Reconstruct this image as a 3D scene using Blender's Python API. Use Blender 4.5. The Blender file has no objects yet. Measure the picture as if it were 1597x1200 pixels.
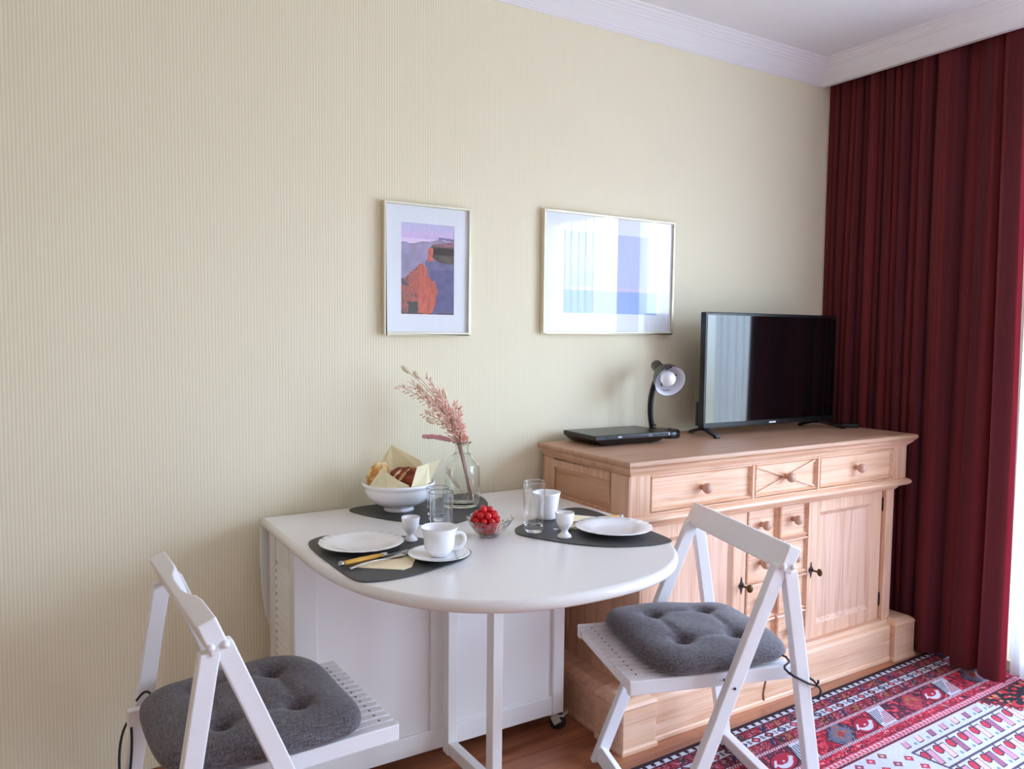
import bpy, bmesh, math, random
import numpy as np
from mathutils import Vector, Matrix, Euler, Quaternion
PI = math.pi
sc = bpy.context.scene
COL = sc.collection

# ------------------------------------------------------------------ camera
def make_camera():
    yaw, pit, rol = math.radians(31.4426), math.radians(3.7072), math.radians(0.5729)
    fw = Vector((math.sin(yaw)*math.cos(pit), math.cos(yaw)*math.cos(pit), -math.sin(pit)))
    rt = Vector((math.cos(yaw), -math.sin(yaw), 0)); up = rt.cross(fw)
    r2 = rt*math.cos(rol) + up*math.sin(rol); u2 = -rt*math.sin(rol) + up*math.cos(rol)
    cd = bpy.data.cameras.new('camera'); co = bpy.data.objects.new('camera', cd); COL.objects.link(co)
    m = Matrix((( r2.x, u2.x, -fw.x), (r2.y, u2.y, -fw.y), (r2.z, u2.z, -fw.z)))
    co.matrix_world = Matrix.Translation((-2.9843, -2.2944, 1.2672)) @ m.to_4x4()
    cd.sensor_fit = 'HORIZONTAL'; cd.sensor_width = 36.0
    cd.lens = 1217.7126/1597*36.0; cd.clip_start = 0.02
    sc.camera = co
make_camera()

# ------------------------------------------------------------------ world, light, exposure
SKY = 12.5
w = bpy.data.worlds.new('sky'); sc.world = w; w.use_nodes = True
nt = w.node_tree; nt.nodes.clear()
o_ = nt.nodes.new('ShaderNodeOutputWorld'); b_ = nt.nodes.new('ShaderNodeBackground')
tc = nt.nodes.new('ShaderNodeTexCoord'); sx = nt.nodes.new('ShaderNodeSeparateXYZ'); cr = nt.nodes.new('ShaderNodeValToRGB')
mr = nt.nodes.new('ShaderNodeMapRange'); mr.inputs['From Min'].default_value = -1; mr.inputs['From Max'].default_value = 1
nt.links.new(tc.outputs['Generated'], sx.inputs[0]); nt.links.new(sx.outputs['Z'], mr.inputs['Value'])
nt.links.new(mr.outputs[0], cr.inputs[0]); nt.links.new(cr.outputs[0], b_.inputs['Color']); nt.links.new(b_.outputs[0], o_.inputs['Surface'])
e = cr.color_ramp.elements
e[0].position = 0.0; e[0].color = (.16, .17, .18, 1)
e[1].position = 1.0; e[1].color = (.44, .62, 1.0, 1)
for p_, c_ in ((.46, (.22, .25, .25, 1)), (.50, (.30, .38, .45, 1)), (.538, (.38, .47, .58, 1)), (.548, (.60, .78, 1.0, 1))):
    k_ = e.new(p_); k_.color = c_
b_.inputs['Strength'].default_value = SKY
def portal(name, loc, rot, sx_, sy_):
    ld = bpy.data.lights.new(name, 'AREA'); ld.shape = 'RECTANGLE'; ld.size = sx_; ld.size_y = sy_
    ld.cycles.is_portal = True
    lo = bpy.data.objects.new(name, ld); COL.objects.link(lo); lo.location = loc; lo.rotation_euler = rot
portal('daylight_portal', (.30, -2.2, 1.09), (0, PI/2, 0), 2.1, 2.8)
vs = sc.view_settings
vs.view_transform = 'Standard'; vs.look = 'None'; vs.exposure = 0.97; vs.gamma = 1.0; vs.use_curve_mapping = False
cy = sc.cycles
cy.use_denoising = True
cy.max_bounces = 14; cy.diffuse_bounces = 7; cy.glossy_bounces = 6; cy.transmission_bounces = 12; cy.transparent_max_bounces = 16
cy.blur_glossy = 0.6; cy.sample_clamp_indirect = 8

# ------------------------------------------------------------------ helpers
def s2l(c):
    c = [x/255 for x in c]
    return tuple((x/12.92 if x <= .04045 else ((x+.055)/1.055)**2.4) for x in c)

class NT:
    def __init__(s, name):
        s.m = bpy.data.materials.new(name); s.m.use_nodes = True
        s.t = s.m.node_tree; s.p = s.t.nodes['Principled BSDF']; s.out = s.t.nodes['Material Output']
    def n(s, typ, **kw):
        nd = s.t.nodes.new(typ)
        for k, v in kw.items():
            if isinstance(k, str) and k.startswith('i_'):
                nd.inputs[k[2:].replace('_', ' ')].default_value = v
            else: setattr(nd, k, v)
        return nd
    def l(s, a, b): s.t.links.new(a, b)
    def bump(s, h, strength=.3, dist=.002):
        b = s.n('ShaderNodeBump'); b.inputs['Strength'].default_value = strength; b.inputs['Distance'].default_value = dist
        s.l(h, b.inputs['Height']); s.l(b.outputs[0], s.p.inputs['Normal'])

def simple(name, rgb, rough=.5, metal=0, var=.03, scale=8, bump=0, spec=None, coat=0):
    q = NT(name); p = q.p
    c = s2l(rgb)
    p.inputs['Roughness'].default_value = rough; p.inputs['Metallic'].default_value = metal
    if spec is not None: p.inputs['Specular IOR Level'].default_value = spec
    if coat: p.inputs['Coat Weight'].default_value = coat; p.inputs['Coat Roughness'].default_value = .08
    tcn = q.n('ShaderNodeTexCoord'); no = q.n('ShaderNodeTexNoise'); no.inputs['Scale'].default_value = scale; no.inputs['Detail'].default_value = 3
    q.l(tcn.outputs['Object'], no.inputs['Vector'])
    mx = q.n('ShaderNodeMix', data_type='RGBA')
    mx.inputs[6].default_value = tuple(x*(1-var) for x in c)+(1,); mx.inputs[7].default_value = tuple(min(1, x*(1+var)) for x in c)+(1,)
    q.l(no.outputs['Fac'], mx.inputs[0]); q.l(mx.outputs[2], p.inputs['Base Color'])
    if bump:
        n2 = q.n('ShaderNodeTexNoise'); n2.inputs['Scale'].default_value = scale*12; q.l(tcn.outputs['Object'], n2.inputs['Vector'])
        q.bump(n2.outputs['Fac'], bump, .001)
    return q.m

def glass(name, tint=(1, 1, 1), ior=1.46, rough=0.0):
    q = NT(name); q.p.inputs['Base Color'].default_value = tint+(1,)
    q.p.inputs['Transmission Weight'].default_value = 1; q.p.inputs['IOR'].default_value = ior; q.p.inputs['Roughness'].default_value = rough
    return q.m

def sheet_glass(name, refl=1.0, tint=(1, 1, 1)):
    q = NT(name); t = q.n('ShaderNodeBsdfTransparent'); t.inputs[0].default_value = tint+(1,)
    g = q.n('ShaderNodeBsdfGlossy'); g.inputs['Roughness'].default_value = 0.0
    lw = q.n('ShaderNodeLayerWeight'); lw.inputs['Blend'].default_value = .5
    pw = q.n('ShaderNodeMath', operation='POWER'); pw.inputs[1].default_value = 5; q.l(lw.outputs['Facing'], pw.inputs[0])
    mu = q.n('ShaderNodeMath', operation='MULTIPLY_ADD'); mu.inputs[1].default_value = .96*refl; mu.inputs[2].default_value = .042*refl; q.l(pw.outputs[0], mu.inputs[0])
    mx = q.n('ShaderNodeMixShader'); q.l(mu.outputs[0], mx.inputs[0]); q.l(t.outputs[0], mx.inputs[1]); q.l(g.outputs[0], mx.inputs[2])
    q.l(mx.outputs[0], q.out.inputs['Surface'])
    return q.m

def wood(name, axis, light, dark, streak, rough=.45, gs=1.0, rings=True, off=(0, 0, 0), blotch=.5):
    """long-grained softwood; axis = grain direction"""
    q = NT(name); p = q.p; p.inputs['Roughness'].default_value = rough
    tcn = q.n('ShaderNodeTexCoord'); mp = q.n('ShaderNodeMapping'); mp.inputs['Location'].default_value = off
    s = [16*gs]*3; s['xyz'.index(axis)] = 1.1*gs; mp.inputs['Scale'].default_value = s
    q.l(tcn.outputs['Object'], mp.inputs['Vector'])
    n1 = q.n('ShaderNodeTexNoise'); n1.inputs['Scale'].default_value = 1.0; n1.inputs['Detail'].default_value = 2; n1.inputs['Distortion'].default_value = .4
    q.l(mp.outputs[0], n1.inputs['Vector'])
    m1 = q.n('ShaderNodeMath', operation='MULTIPLY'); m1.inputs[1].default_value = 26; q.l(n1.outputs['Fac'], m1.inputs[0])
    m2 = q.n('ShaderNodeMath', operation='SINE'); q.l(m1.outputs[0], m2.inputs[0])
    m3 = q.n('ShaderNodeMapRange'); m3.inputs['From Min'].default_value = -1; m3.inputs['From Max'].default_value = 1; q.l(m2.outputs[0], m3.inputs['Value'])
    mp2 = q.n('ShaderNodeMapping'); s2 = [160*gs]*3; s2['xyz'.index(axis)] = 4*gs; mp2.inputs['Scale'].default_value = s2; q.l(tcn.outputs['Object'], mp2.inputs['Vector'])
    n2 = q.n('ShaderNodeTexNoise'); n2.inputs['Scale'].default_value = 1; n2.inputs['Detail'].default_value = 4; q.l(mp2.outputs[0], n2.inputs['Vector'])
    n3 = q.n('ShaderNodeTexNoise'); n3.inputs['Scale'].default_value = 5; n3.inputs['Detail'].default_value = 3; q.l(tcn.outputs['Object'], n3.inputs['Vector'])
    pw = q.n('ShaderNodeMath', operation='POWER'); pw.inputs[1].default_value = 3.5; q.l(m3.outputs[0], pw.inputs[0])
    a = q.n('ShaderNodeMix', data_type='RGBA'); a.inputs[6].default_value = s2l(light)+(1,); a.inputs[7].default_value = s2l(dark)+(1,)
    pm = q.n('ShaderNodeMath', operation='MULTIPLY'); pm.inputs[1].default_value = .62; q.l(pw.outputs[0], pm.inputs[0]); q.l(pm.outputs[0], a.inputs[0])
    b = q.n('ShaderNodeMix', data_type='RGBA'); b.inputs[7].default_value = s2l(streak)+(1,); q.l(a.outputs[2], b.inputs[6])
    r2_ = q.n('ShaderNodeMapRange'); r2_.inputs['From Min'].default_value = .45; r2_.inputs['From Max'].default_value = .75; r2_.inputs['To Max'].default_value = .7; q.l(n2.outputs['Fac'], r2_.inputs['Value'])
    q.l(r2_.outputs[0], b.inputs[0])
    c = q.n('ShaderNodeMix', data_type='RGBA', blend_type='MULTIPLY'); c.inputs[7].default_value = (.86, .80, .77, 1); q.l(b.outputs[2], c.inputs[6])
    r3 = q.n('ShaderNodeMapRange'); r3.inputs['From Min'].default_value = .4; r3.inputs['From Max'].default_value = .7; r3.inputs['To Max'].default_value = blotch; q.l(n3.outputs['Fac'], r3.inputs['Value'])
    q.l(r3.outputs[0], c.inputs[0])
    q.l(c.outputs[2], p.inputs['Base Color']); q.bump(n2.outputs['Fac'], .12, .001)
    return q.m

def attr_mat(name, rough=.9, fuzz=0):
    q = NT(name); a = q.n('ShaderNodeVertexColor'); a.layer_name = 'Col'
    q.l(a.outputs[0], q.p.inputs['Base Color']); q.p.inputs['Roughness'].default_value = rough
    q.p.inputs['Specular IOR Level'].default_value = .15
    if fuzz:
        tcn = q.n('ShaderNodeTexCoord'); no = q.n('ShaderNodeTexNoise'); no.inputs['Scale'].default_value = 350; q.l(tcn.outputs['Object'], no.inputs['Vector']); q.bump(no.outputs['Fac'], fuzz, .002)
    return q.m

def dense(prof, d=.0009):
    out = [prof[0]]
    for a, b in zip(prof, prof[1:]):
        L = math.hypot(b[0]-a[0], b[1]-a[1])
        if L > 3*d:
            for t in (d/L, .5, 1-d/L): out.append((a[0]+(b[0]-a[0])*t, a[1]+(b[1]-a[1])*t))
        out.append(b)
    return out
class MB:
    """collects shapes into one mesh"""
    def __init__(s): s.v = []; s.f = []; s.sm = []; s.mi = []
    def add(s, vs, fs, smooth=False, mi=0):
        o = len(s.v); s.v += [tuple(v) for v in vs]; s.f += [tuple(i+o for i in f) for f in fs]
        s.sm += [smooth]*len(fs); s.mi += [mi]*len(fs); return s
    def box(s, x0, x1, y0, y1, z0, z1, mi=0):
        x0, x1 = sorted((x0, x1)); y0, y1 = sorted((y0, y1)); z0, z1 = sorted((z0, z1))
        v = [(x0,y0,z0),(x1,y0,z0),(x1,y1,z0),(x0,y1,z0),(x0,y0,z1),(x1,y0,z1),(x1,y1,z1),(x0,y1,z1)]
        return s.add(v, [(0,3,2,1),(4,5,6,7),(0,1,5,4),(1,2,6,5),(2,3,7,6),(3,0,4,7)], False, mi)
    def beam(s, a, b, wdir, w_, t_):
        """rectangular bar from a to b; width w_ along wdir, thickness t_ across"""
        a = Vector(a); b = Vector(b); ax = (b-a).normalized(); wd = Vector(wdir); wd = (wd - ax*wd.dot(ax)).normalized(); td = ax.cross(wd)
        v = []
        for p in (a, b):
            for i, j in ((-1,-1),(1,-1),(1,1),(-1,1)): v.append(p + wd*w_/2*i + td*t_/2*j)
        return s.add(v, [(0,1,2,3),(7,6,5,4),(0,4,5,1),(1,5,6,2),(2,6,7,3),(3,7,4,0)])
    def prism(s, pts, z0, z1, smooth=False, frame=None):
        """polygon extruded; frame=(origin, ex, ey, ez)"""
        n = len(pts); v = [(x, y, z0) for x, y in pts]+[(x, y, z1) for x, y in pts]
        if frame:
            o, ex, ey, ez = [Vector(q) for q in frame]; v = [o+ex*p[0]+ey*p[1]+ez*p[2] for p in v]
        s.add(v, [tuple(range(n))[::-1], tuple(range(n, 2*n))])
        k = len(s.v)-2*n
        for i in range(n):
            j = (i+1) % n; s.f.append((k+i, k+j, k+n+j, k+n+i)); s.sm.append(smooth); s.mi.append(0)
        return s
    def lathe(s, prof, n=40, c=(0, 0, 0), ax=None, smooth=True, wob=None, mi=0, cap=True):
        """prof: (r, z) list"""
        rot = Quaternion() if ax is None else Vector((0, 0, 1)).rotation_difference(Vector(ax).normalized())
        v = []; f = []; c = Vector(c)
        for k, (r, z) in enumerate(prof):
            for i in range(n):
                a = 2*PI*i/n; rr = r; zz = z
                if wob: rr, zz = wob(k, a, r, z)
                v.append(c + rot @ Vector((rr*math.cos(a), rr*math.sin(a), zz)))
        for k in range(len(prof)-1):
            for i in range(n):
                j = (i+1) % n; f.append((k*n+i, k*n+j, (k+1)*n+j, (k+1)*n+i))
        if cap and prof[0][0] > 1e-5: f.append(tuple(range(n))[::-1])
        if cap and prof[-1][0] > 1e-5: f.append(tuple((len(prof)-1)*n+i for i in range(n)))
        return s.add(v, f, smooth, mi)
    def tube(s, pts, r, n=8, smooth=True):
        pts = [Vector(p) for p in pts]; v = []; f = []; m = len(pts)
        rs = r if isinstance(r, (list, tuple)) else [r]*m
        up = Vector((0, 0, 1)); t0 = (pts[1]-pts[0]).normalized()
        if abs(t0.z) > .95: up = Vector((1, 0, 0))
        u = t0.cross(up).normalized()
        for k in range(m):
            t = (pts[min(k+1, m-1)]-pts[max(k-1, 0)]).normalized()
            u = (u - t*u.dot(t)).normalized(); w_ = t.cross(u)
            for i in range(n):
                a = 2*PI*i/n; v.append(pts[k]+(u*math.cos(a)+w_*math.sin(a))*rs[k])
        for k in range(m-1):
            for i in range(n):
                j = (i+1) % n; f.append((k*n+i, k*n+j, (k+1)*n+j, (k+1)*n+i))
        f.append(tuple(range(n))[::-1]); f.append(tuple((m-1)*n+i for i in range(n)))
        return s.add(v, f, smooth)
    def ball(s, c, r, nu=12, nv=8, sc_=(1, 1, 1), rot=None, fn=None):
        c = Vector(c); v = []; f = []
        for j in range(nv+1):
            th = PI*j/nv
            for i in range(nu):
                a = 2*PI*i/nu; p = Vector((math.sin(th)*math.cos(a)*sc_[0], math.sin(th)*math.sin(a)*sc_[1], math.cos(th)*sc_[2]))*r
                if fn: p = p*fn(p.normalized())
                if rot: p = rot @ p
                v.append(c+p)
        for j in range(nv):
            for i in range(nu):
                k = (i+1) % nu; f.append((j*nu+i, (j+1)*nu+i, (j+1)*nu+k, j*nu+k))
        return s.add(v, f, True)
    def grid(s, fn, nu, nv, smooth=True, closed=False):
        v = [fn(i/(nu), j/(nv)) for j in range(nv+1) for i in range(nu+1)]
        f = [(j*(nu+1)+i, j*(nu+1)+i+1, (j+1)*(nu+1)+i+1, (j+1)*(nu+1)+i) for j in range(nv) for i in range(nu)]
        return s.add(v, f, smooth)
    def build(s, name, mat, parent=None, bevel=0, seg=2, loc=(0, 0, 0), mats=None):
        me = bpy.data.meshes.new(name); me.from_pydata([tuple(v) for v in s.v], [], s.f)
        me.polygons.foreach_set('use_smooth', s.sm)
        if mats:
            for m_ in mats: me.materials.append(m_)
            me.polygons.foreach_set('material_index', s.mi)
        else: me.materials.append(mat)
        me.update()
        bm = bmesh.new(); bm.from_mesh(me); bmesh.ops.remove_doubles(bm, verts=bm.verts, dist=1e-6); bmesh.ops.recalc_face_normals(bm, faces=bm.faces); bm.to_mesh(me); bm.free()
        o = bpy.data.objects.new(name, me); COL.objects.link(o); o.location = loc
        if parent: o.parent = parent
        if bevel:
            b = o.modifiers.new('bevel', 'BEVEL'); b.width = bevel; b.segments = seg; b.limit_method = 'ANGLE'; b.angle_limit = math.radians(35); b.harden_normals = False
        return o

def thing(name, label, cat, loc=(0, 0, 0), rz=0, group=None):
    o = bpy.data.objects.new(name, None); COL.objects.link(o); o.location = loc; o.rotation_euler = (0, 0, rz); o.empty_display_size = .05
    return tag(o, label, cat, group)
def tag(o, label, cat, group=None):
    o['label'] = label; o['category'] = cat
    if group: o['group'] = group
    return o
def each(name, mat, parent, boxes, fn, bevel=0):
    for b in boxes: fn(MB().box(*b)).build(name, mat, parent, bevel=bevel)
def struct(o): o['kind'] = 'structure'; return o

def rpoly(pts, r, n=6):
    """round the corners of a polygon"""
    out = []; m = len(pts)
    for i in range(m):
        p0, p1, p2 = Vector(pts[i-1]), Vector(pts[i]), Vector(pts[(i+1) % m])
        a = (p0-p1); b = (p2-p1); d = min(r, a.length*.45, b.length*.45)
        A = p1+a.normalized()*d; B = p1+b.normalized()*d
        for k in range(n+1):
            t = k/n; out.append(tuple((1-t)**2*A+2*t*(1-t)*p1+t*t*B))
    return out
def closed_spline(pts, n=6):
    out = []; m = len(pts)
    P_ = [Vector(p) for p in pts]
    for i in range(m):
        a, b, c, d = P_[i-1], P_[i], P_[(i+1) % m], P_[(i+2) % m]
        for k in range(n):
            t = k/n; out.append(tuple(.5*((2*b)+(c-a)*t+(2*a-5*b+4*c-d)*t*t+(-a+3*b-3*c+d)*t**3)))
    return out
def bez(p0, p1, p2, p3, n):
    p0, p1, p2, p3 = map(Vector, (p0, p1, p2, p3))
    return [p0*(1-t)**3+p1*3*t*(1-t)**2+p2*3*t*t*(1-t)+p3*t**3 for t in [k/n for k in range(n+1)]]

# value noise for painted surfaces (numpy)
def vnoise(x, y, seed=0):
    xi = np.floor(x).astype(np.int64); yi = np.floor(y).astype(np.int64); xf = x-xi; yf = y-yi
    def h(a, b):
        n = (a*374761393 + b*668265263 + seed*982451653) & 0x7fffffff
        n = ((n ^ (n >> 13))*1274126177) & 0x7fffffff
        return ((n ^ (n >> 16)) & 0xffff)/65535.0
    u = xf*xf*(3-2*xf); v = yf*yf*(3-2*yf)
    return (h(xi, yi)*(1-u)+h(xi+1, yi)*u)*(1-v)+(h(xi, yi+1)*(1-u)+h(xi+1, yi+1)*u)*v
def painted_grid(name, mat, nu, nv, pos, colr, parent=None, smooth=False):
    """grid mesh; pos(U,V)->xyz arrays, colr(U,V)->rgb linear at face centres"""
    U, V = np.meshgrid(np.linspace(0, 1, nu+1), np.linspace(0, 1, nv+1))
    X = np.stack(pos(U, V), -1).reshape(-1, 3).astype(np.float32)
    me = bpy.data.meshes.new(name)
    me.vertices.add(len(X)); me.vertices.foreach_set('co', X.ravel())
    J, I = np.meshgrid(np.arange(nv), np.arange(nu), indexing='ij')
    a = (J*(nu+1)+I); F = np.stack([a, a+1, a+nu+2, a+nu+1], -1).reshape(-1)
    nf = nu*nv
    me.loops.add(nf*4); me.loops.foreach_set('vertex_index', F.astype(np.int32))
    me.polygons.add(nf); me.polygons.foreach_set('loop_start', np.arange(0, nf*4, 4, dtype=np.int32))
    me.update(calc_edges=True)
    if smooth: me.polygons.foreach_set('use_smooth', [True]*nf)
    Uc, Vc = np.meshgrid((np.arange(nu)+.5)/nu, (np.arange(nv)+.5)/nv)
    C_ = colr(Uc, Vc).reshape(-1, 3)
    C4 = np.concatenate([C_, np.ones((nf, 1))], 1)
    at = me.color_attributes.new('Col', 'FLOAT_COLOR', 'CORNER')
    at.data.foreach_set('color', np.repeat(C4, 4, 0).astype(np.float32).ravel())
    me.materials.append(mat); me.validate()
    o = bpy.data.objects.new(name, me); COL.objects.link(o)
    if parent: o.parent = parent
    return o

# ------------------------------------------------------------------ materials
def wallpaper():
    q = NT('ribbed_wallpaper'); tcn = q.n('ShaderNodeTexCoord'); s = q.n('ShaderNodeSeparateXYZ'); q.l(tcn.outputs['Object'], s.inputs[0])
    ad = q.n('ShaderNodeMath', operation='ADD'); q.l(s.outputs['X'], ad.inputs[0]); q.l(s.outputs['Y'], ad.inputs[1])
    m = q.n('ShaderNodeMath', operation='MULTIPLY'); m.inputs[1].default_value = 2*PI/.0088; q.l(ad.outputs[0], m.inputs[0])
    sn = q.n('ShaderNodeMath', operation='SINE'); q.l(m.outputs[0], sn.inputs[0])
    r = q.n('ShaderNodeMapRange'); r.inputs['From Min'].default_value = -.6; r.inputs['From Max'].default_value = .6; q.l(sn.outputs[0], r.inputs['Value'])
    mx = q.n('ShaderNodeMix', data_type='RGBA'); mx.inputs[6].default_value = s2l((237, 228, 196))+(1,); mx.inputs[7].default_value = s2l((245, 238, 214))+(1,)
    q.l(r.outputs[0], mx.inputs[0]); q.l(mx.outputs[2], q.p.inputs['Base Color']); q.p.inputs['Roughness'].default_value = .75
    q.p.inputs['Specular IOR Level'].default_value = .25
    q.bump(sn.outputs[0], .14, .0008)
    return q.m
M = {}
M['wall'] = wallpaper()
M['plaster'] = simple('white_plaster', (238, 236, 238), .9, var=.01)
M['cornice'] = simple('white_cornice', (240, 238, 240), .7, var=.01)
M['lacquer'] = simple('white_lacquer', (236, 233, 230), .22, var=.012, scale=3, spec=.5)
M['chair_white'] = simple('white_painted_wood', (238, 236, 238), .38, var=.02, scale=12, bump=.04)
M['china'] = simple('white_porcelain', (252, 252, 254), .12, var=.003, coat=.4)
M['leather'] = simple('dark_leather', (66, 66, 68), .5, var=.05, scale=20, bump=.15)
M['black'] = simple('black_plastic', (18, 18, 20), .28, var=.05)
M['black_matte'] = simple('black_matte_plastic', (26, 26, 28), .5, var=.05)
M['screen'] = simple('glossy_black_screen', (9, 10, 13), .05, var=.02, spec=.85)
M['chrome'] = simple('polished_steel', (200, 200, 205), .18, 1, var=.03)
M['brass'] = simple('aged_brass', (96, 78, 52), .4, .9, var=.1, scale=60)
M['dark_metal'] = simple('dark_hinge_metal', (60, 52, 50), .4, .8)
M['frame_metal'] = simple('champagne_aluminium', (226, 220, 196), .35, .35, var=.02)
M['mat_board'] = simple('white_mat_board', (242, 248, 255), .9, var=.006)
M['napkin'] = simple('cream_paper', (252, 238, 204), .8, var=.03, scale=60)
def paper_mat():
    q = NT('yellow_paper'); tr = q.n('ShaderNodeBsdfTranslucent'); c = s2l((255, 248, 216))+(1,); tr.inputs[0].default_value = c; q.p.inputs['Base Color'].default_value = c; q.p.inputs['Roughness'].default_value = .8
    mx = q.n('ShaderNodeMixShader'); mx.inputs[0].default_value = .3; q.l(q.p.outputs[0], mx.inputs[1]); q.l(tr.outputs[0], mx.inputs[2]); q.l(mx.outputs[0], q.out.inputs['Surface']); return q.m
M['liner'] = paper_mat()
M['handle_yellow'] = simple('honey_handle', (226, 170, 62), .35, var=.1, scale=60)
M['tie'] = simple('dark_cord', (44, 44, 50), .8)
M['bulb'] = simple('opal_bulb', (250, 250, 252), .25)
M['shade_in'] = simple('white_enamel', (240, 240, 248), .35)
M['grey_print'] = simple('grey_print', (120, 120, 140), .6)
M['white_print'] = simple('white_print', (235, 235, 250), .5)
M['hub'] = simple('grey_plastic', (196, 190, 184), .4)
M['rubber'] = simple('black_rubber', (28, 30, 36), .55)
M['dark_gap'] = simple('dark_screw', (40, 38, 38), .6)
M['window_white'] = simple('white_window_frame', (240, 240, 244), .35)
M['glass'] = glass('clear_glass', (.985, .99, .995))
M['vase_glass'] = glass('greenish_glass', (.965, .985, .965))
M['pane'] = sheet_glass('window_pane_glass', 1.0)
M['picture_glass'] = sheet_glass('picture_glass', 1.0)
M['wood_x'] = wood('limed_pine_along_x', 'x', (226, 180, 146), (202, 148, 114), (236, 206, 184))
M['wood_z'] = wood('limed_pine_upright', 'z', (224, 178, 146), (198, 144, 112), (234, 204, 184), off=(3, 1, 0))
M['wood_y'] = wood('limed_pine_along_y', 'y', (216, 168, 132), (188, 134, 100), (222, 184, 160), off=(7, 0, 2))
M['panel_z'] = wood('pine_panel', 'z', (222, 178, 150), (196, 144, 116), (232, 204, 188), gs=1.0, off=(1, 5, 2), blotch=.35)
M['knob'] = wood('turned_pine', 'z', (196, 154, 132), (172, 128, 106), (206, 172, 152), gs=4)
M['top_wood'] = wood('shaded_pine_top', 'x', (194, 150, 120), (172, 126, 98), (200, 164, 140), off=(2, 4, 0))  # same pine, darkened: the dim grazing light on the top is in its colour
M['base'] = wood('oak_skirting', 'x', (150, 92, 62), (120, 70, 46), (160, 104, 76))

def floor_mat():
    q = NT('cherry_laminate'); p = q.p; p.inputs['Roughness'].default_value = .32
    tcn = q.n('ShaderNodeTexCoord'); mp = q.n('ShaderNodeMapping'); mp.inputs['Scale'].default_value = (1.2, 14, 1); q.l(tcn.outputs['Object'], mp.inputs[0])
    n = q.n('ShaderNodeTexNoise'); n.inputs['Scale'].default_value = 1.4; n.inputs['Detail'].default_value = 6; n.inputs['Distortion'].default_value = .8; q.l(mp.outputs[0], n.inputs['Vector'])
    cr = q.n('ShaderNodeValToRGB'); e = cr.color_ramp.elements
    e[0].position = .3; e[0].color = s2l((140, 82, 56))+(1,); e[1].position = .7; e[1].color = s2l((196, 130, 92))+(1,); q.l(n.outputs['Fac'], cr.inputs[0])
    bk = q.n('ShaderNodeTexBrick'); bk.inputs['Scale'].default_value = 1; bk.offset = .37
    bk.inputs['Brick Width'].default_value = 1.2; bk.inputs['Row Height'].default_value = .19; bk.inputs['Mortar Size'].default_value = .0012
    bk.inputs['Color1'].default_value = (1, 1, 1, 1); bk.inputs['Color2'].default_value = (.86, .84, .84, 1); bk.inputs['Mortar'].default_value = (.45, .4, .4, 1)
    q.l(tcn.outputs['Object'], bk.inputs['Vector'])
    mu = q.n('ShaderNodeMix', data_type='RGBA', blend_type='MULTIPLY'); mu.inputs[0].default_value = 1; q.l(cr.outputs[0], mu.inputs[6]); q.l(bk.outputs['Color'], mu.inputs[7])
    q.l(mu.outputs[2], p.inputs['Base Color']); return q.m
M['floor'] = floor_mat()

def fabric_mat():
    q = NT('grey_woven_fabric'); p = q.p; p.inputs['Roughness'].default_value = .95; p.inputs['Specular IOR Level'].default_value = .1
    p.inputs['Sheen Weight'].default_value = .25
    tcn = q.n('ShaderNodeTexCoord')
    hs = []
    for sc_ in ((520, 60, 200), (60, 520, 200)):
        mp = q.n('ShaderNodeMapping'); mp.inputs['Scale'].default_value = sc_; q.l(tcn.outputs['Object'], mp.inputs[0])
        n = q.n('ShaderNodeTexNoise'); n.inputs['Scale'].default_value = 1; n.inputs['Detail'].default_value = 2; q.l(mp.outputs[0], n.inputs['Vector']); hs.append(n.outputs['Fac'])
    ad = q.n('ShaderNodeMath', operation='ADD'); q.l(hs[0], ad.inputs[0]); q.l(hs[1], ad.inputs[1])
    r = q.n('ShaderNodeMapRange'); r.inputs['From Min'].default_value = .75; r.inputs['From Max'].default_value = 1.25; q.l(ad.outputs[0], r.inputs['Value'])
    mx = q.n('ShaderNodeMix', data_type='RGBA'); mx.inputs[6].default_value = s2l((72, 67, 70))+(1,); mx.inputs[7].default_value = s2l((118, 111, 116))+(1,)
    q.l(r.outputs[0], mx.inputs[0]); q.l(mx.outputs[2], p.inputs['Base Color']); q.bump(ad.outputs[0], .35, .001); return q.m
M['fabric'] = fabric_mat()

def berry_mat():
    q = NT('red_currant_skin'); p = q.p; p.inputs['Base Color'].default_value = s2l((214, 22, 36))+(1,); p.inputs['Roughness'].default_value = .18
    p.inputs['Subsurface Weight'].default_value = .35; p.inputs['Subsurface Radius'].default_value = (.01, .002, .002); p.inputs['Subsurface Scale'].default_value = .6
    return q.m
M['berry'] = berry_mat()

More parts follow.
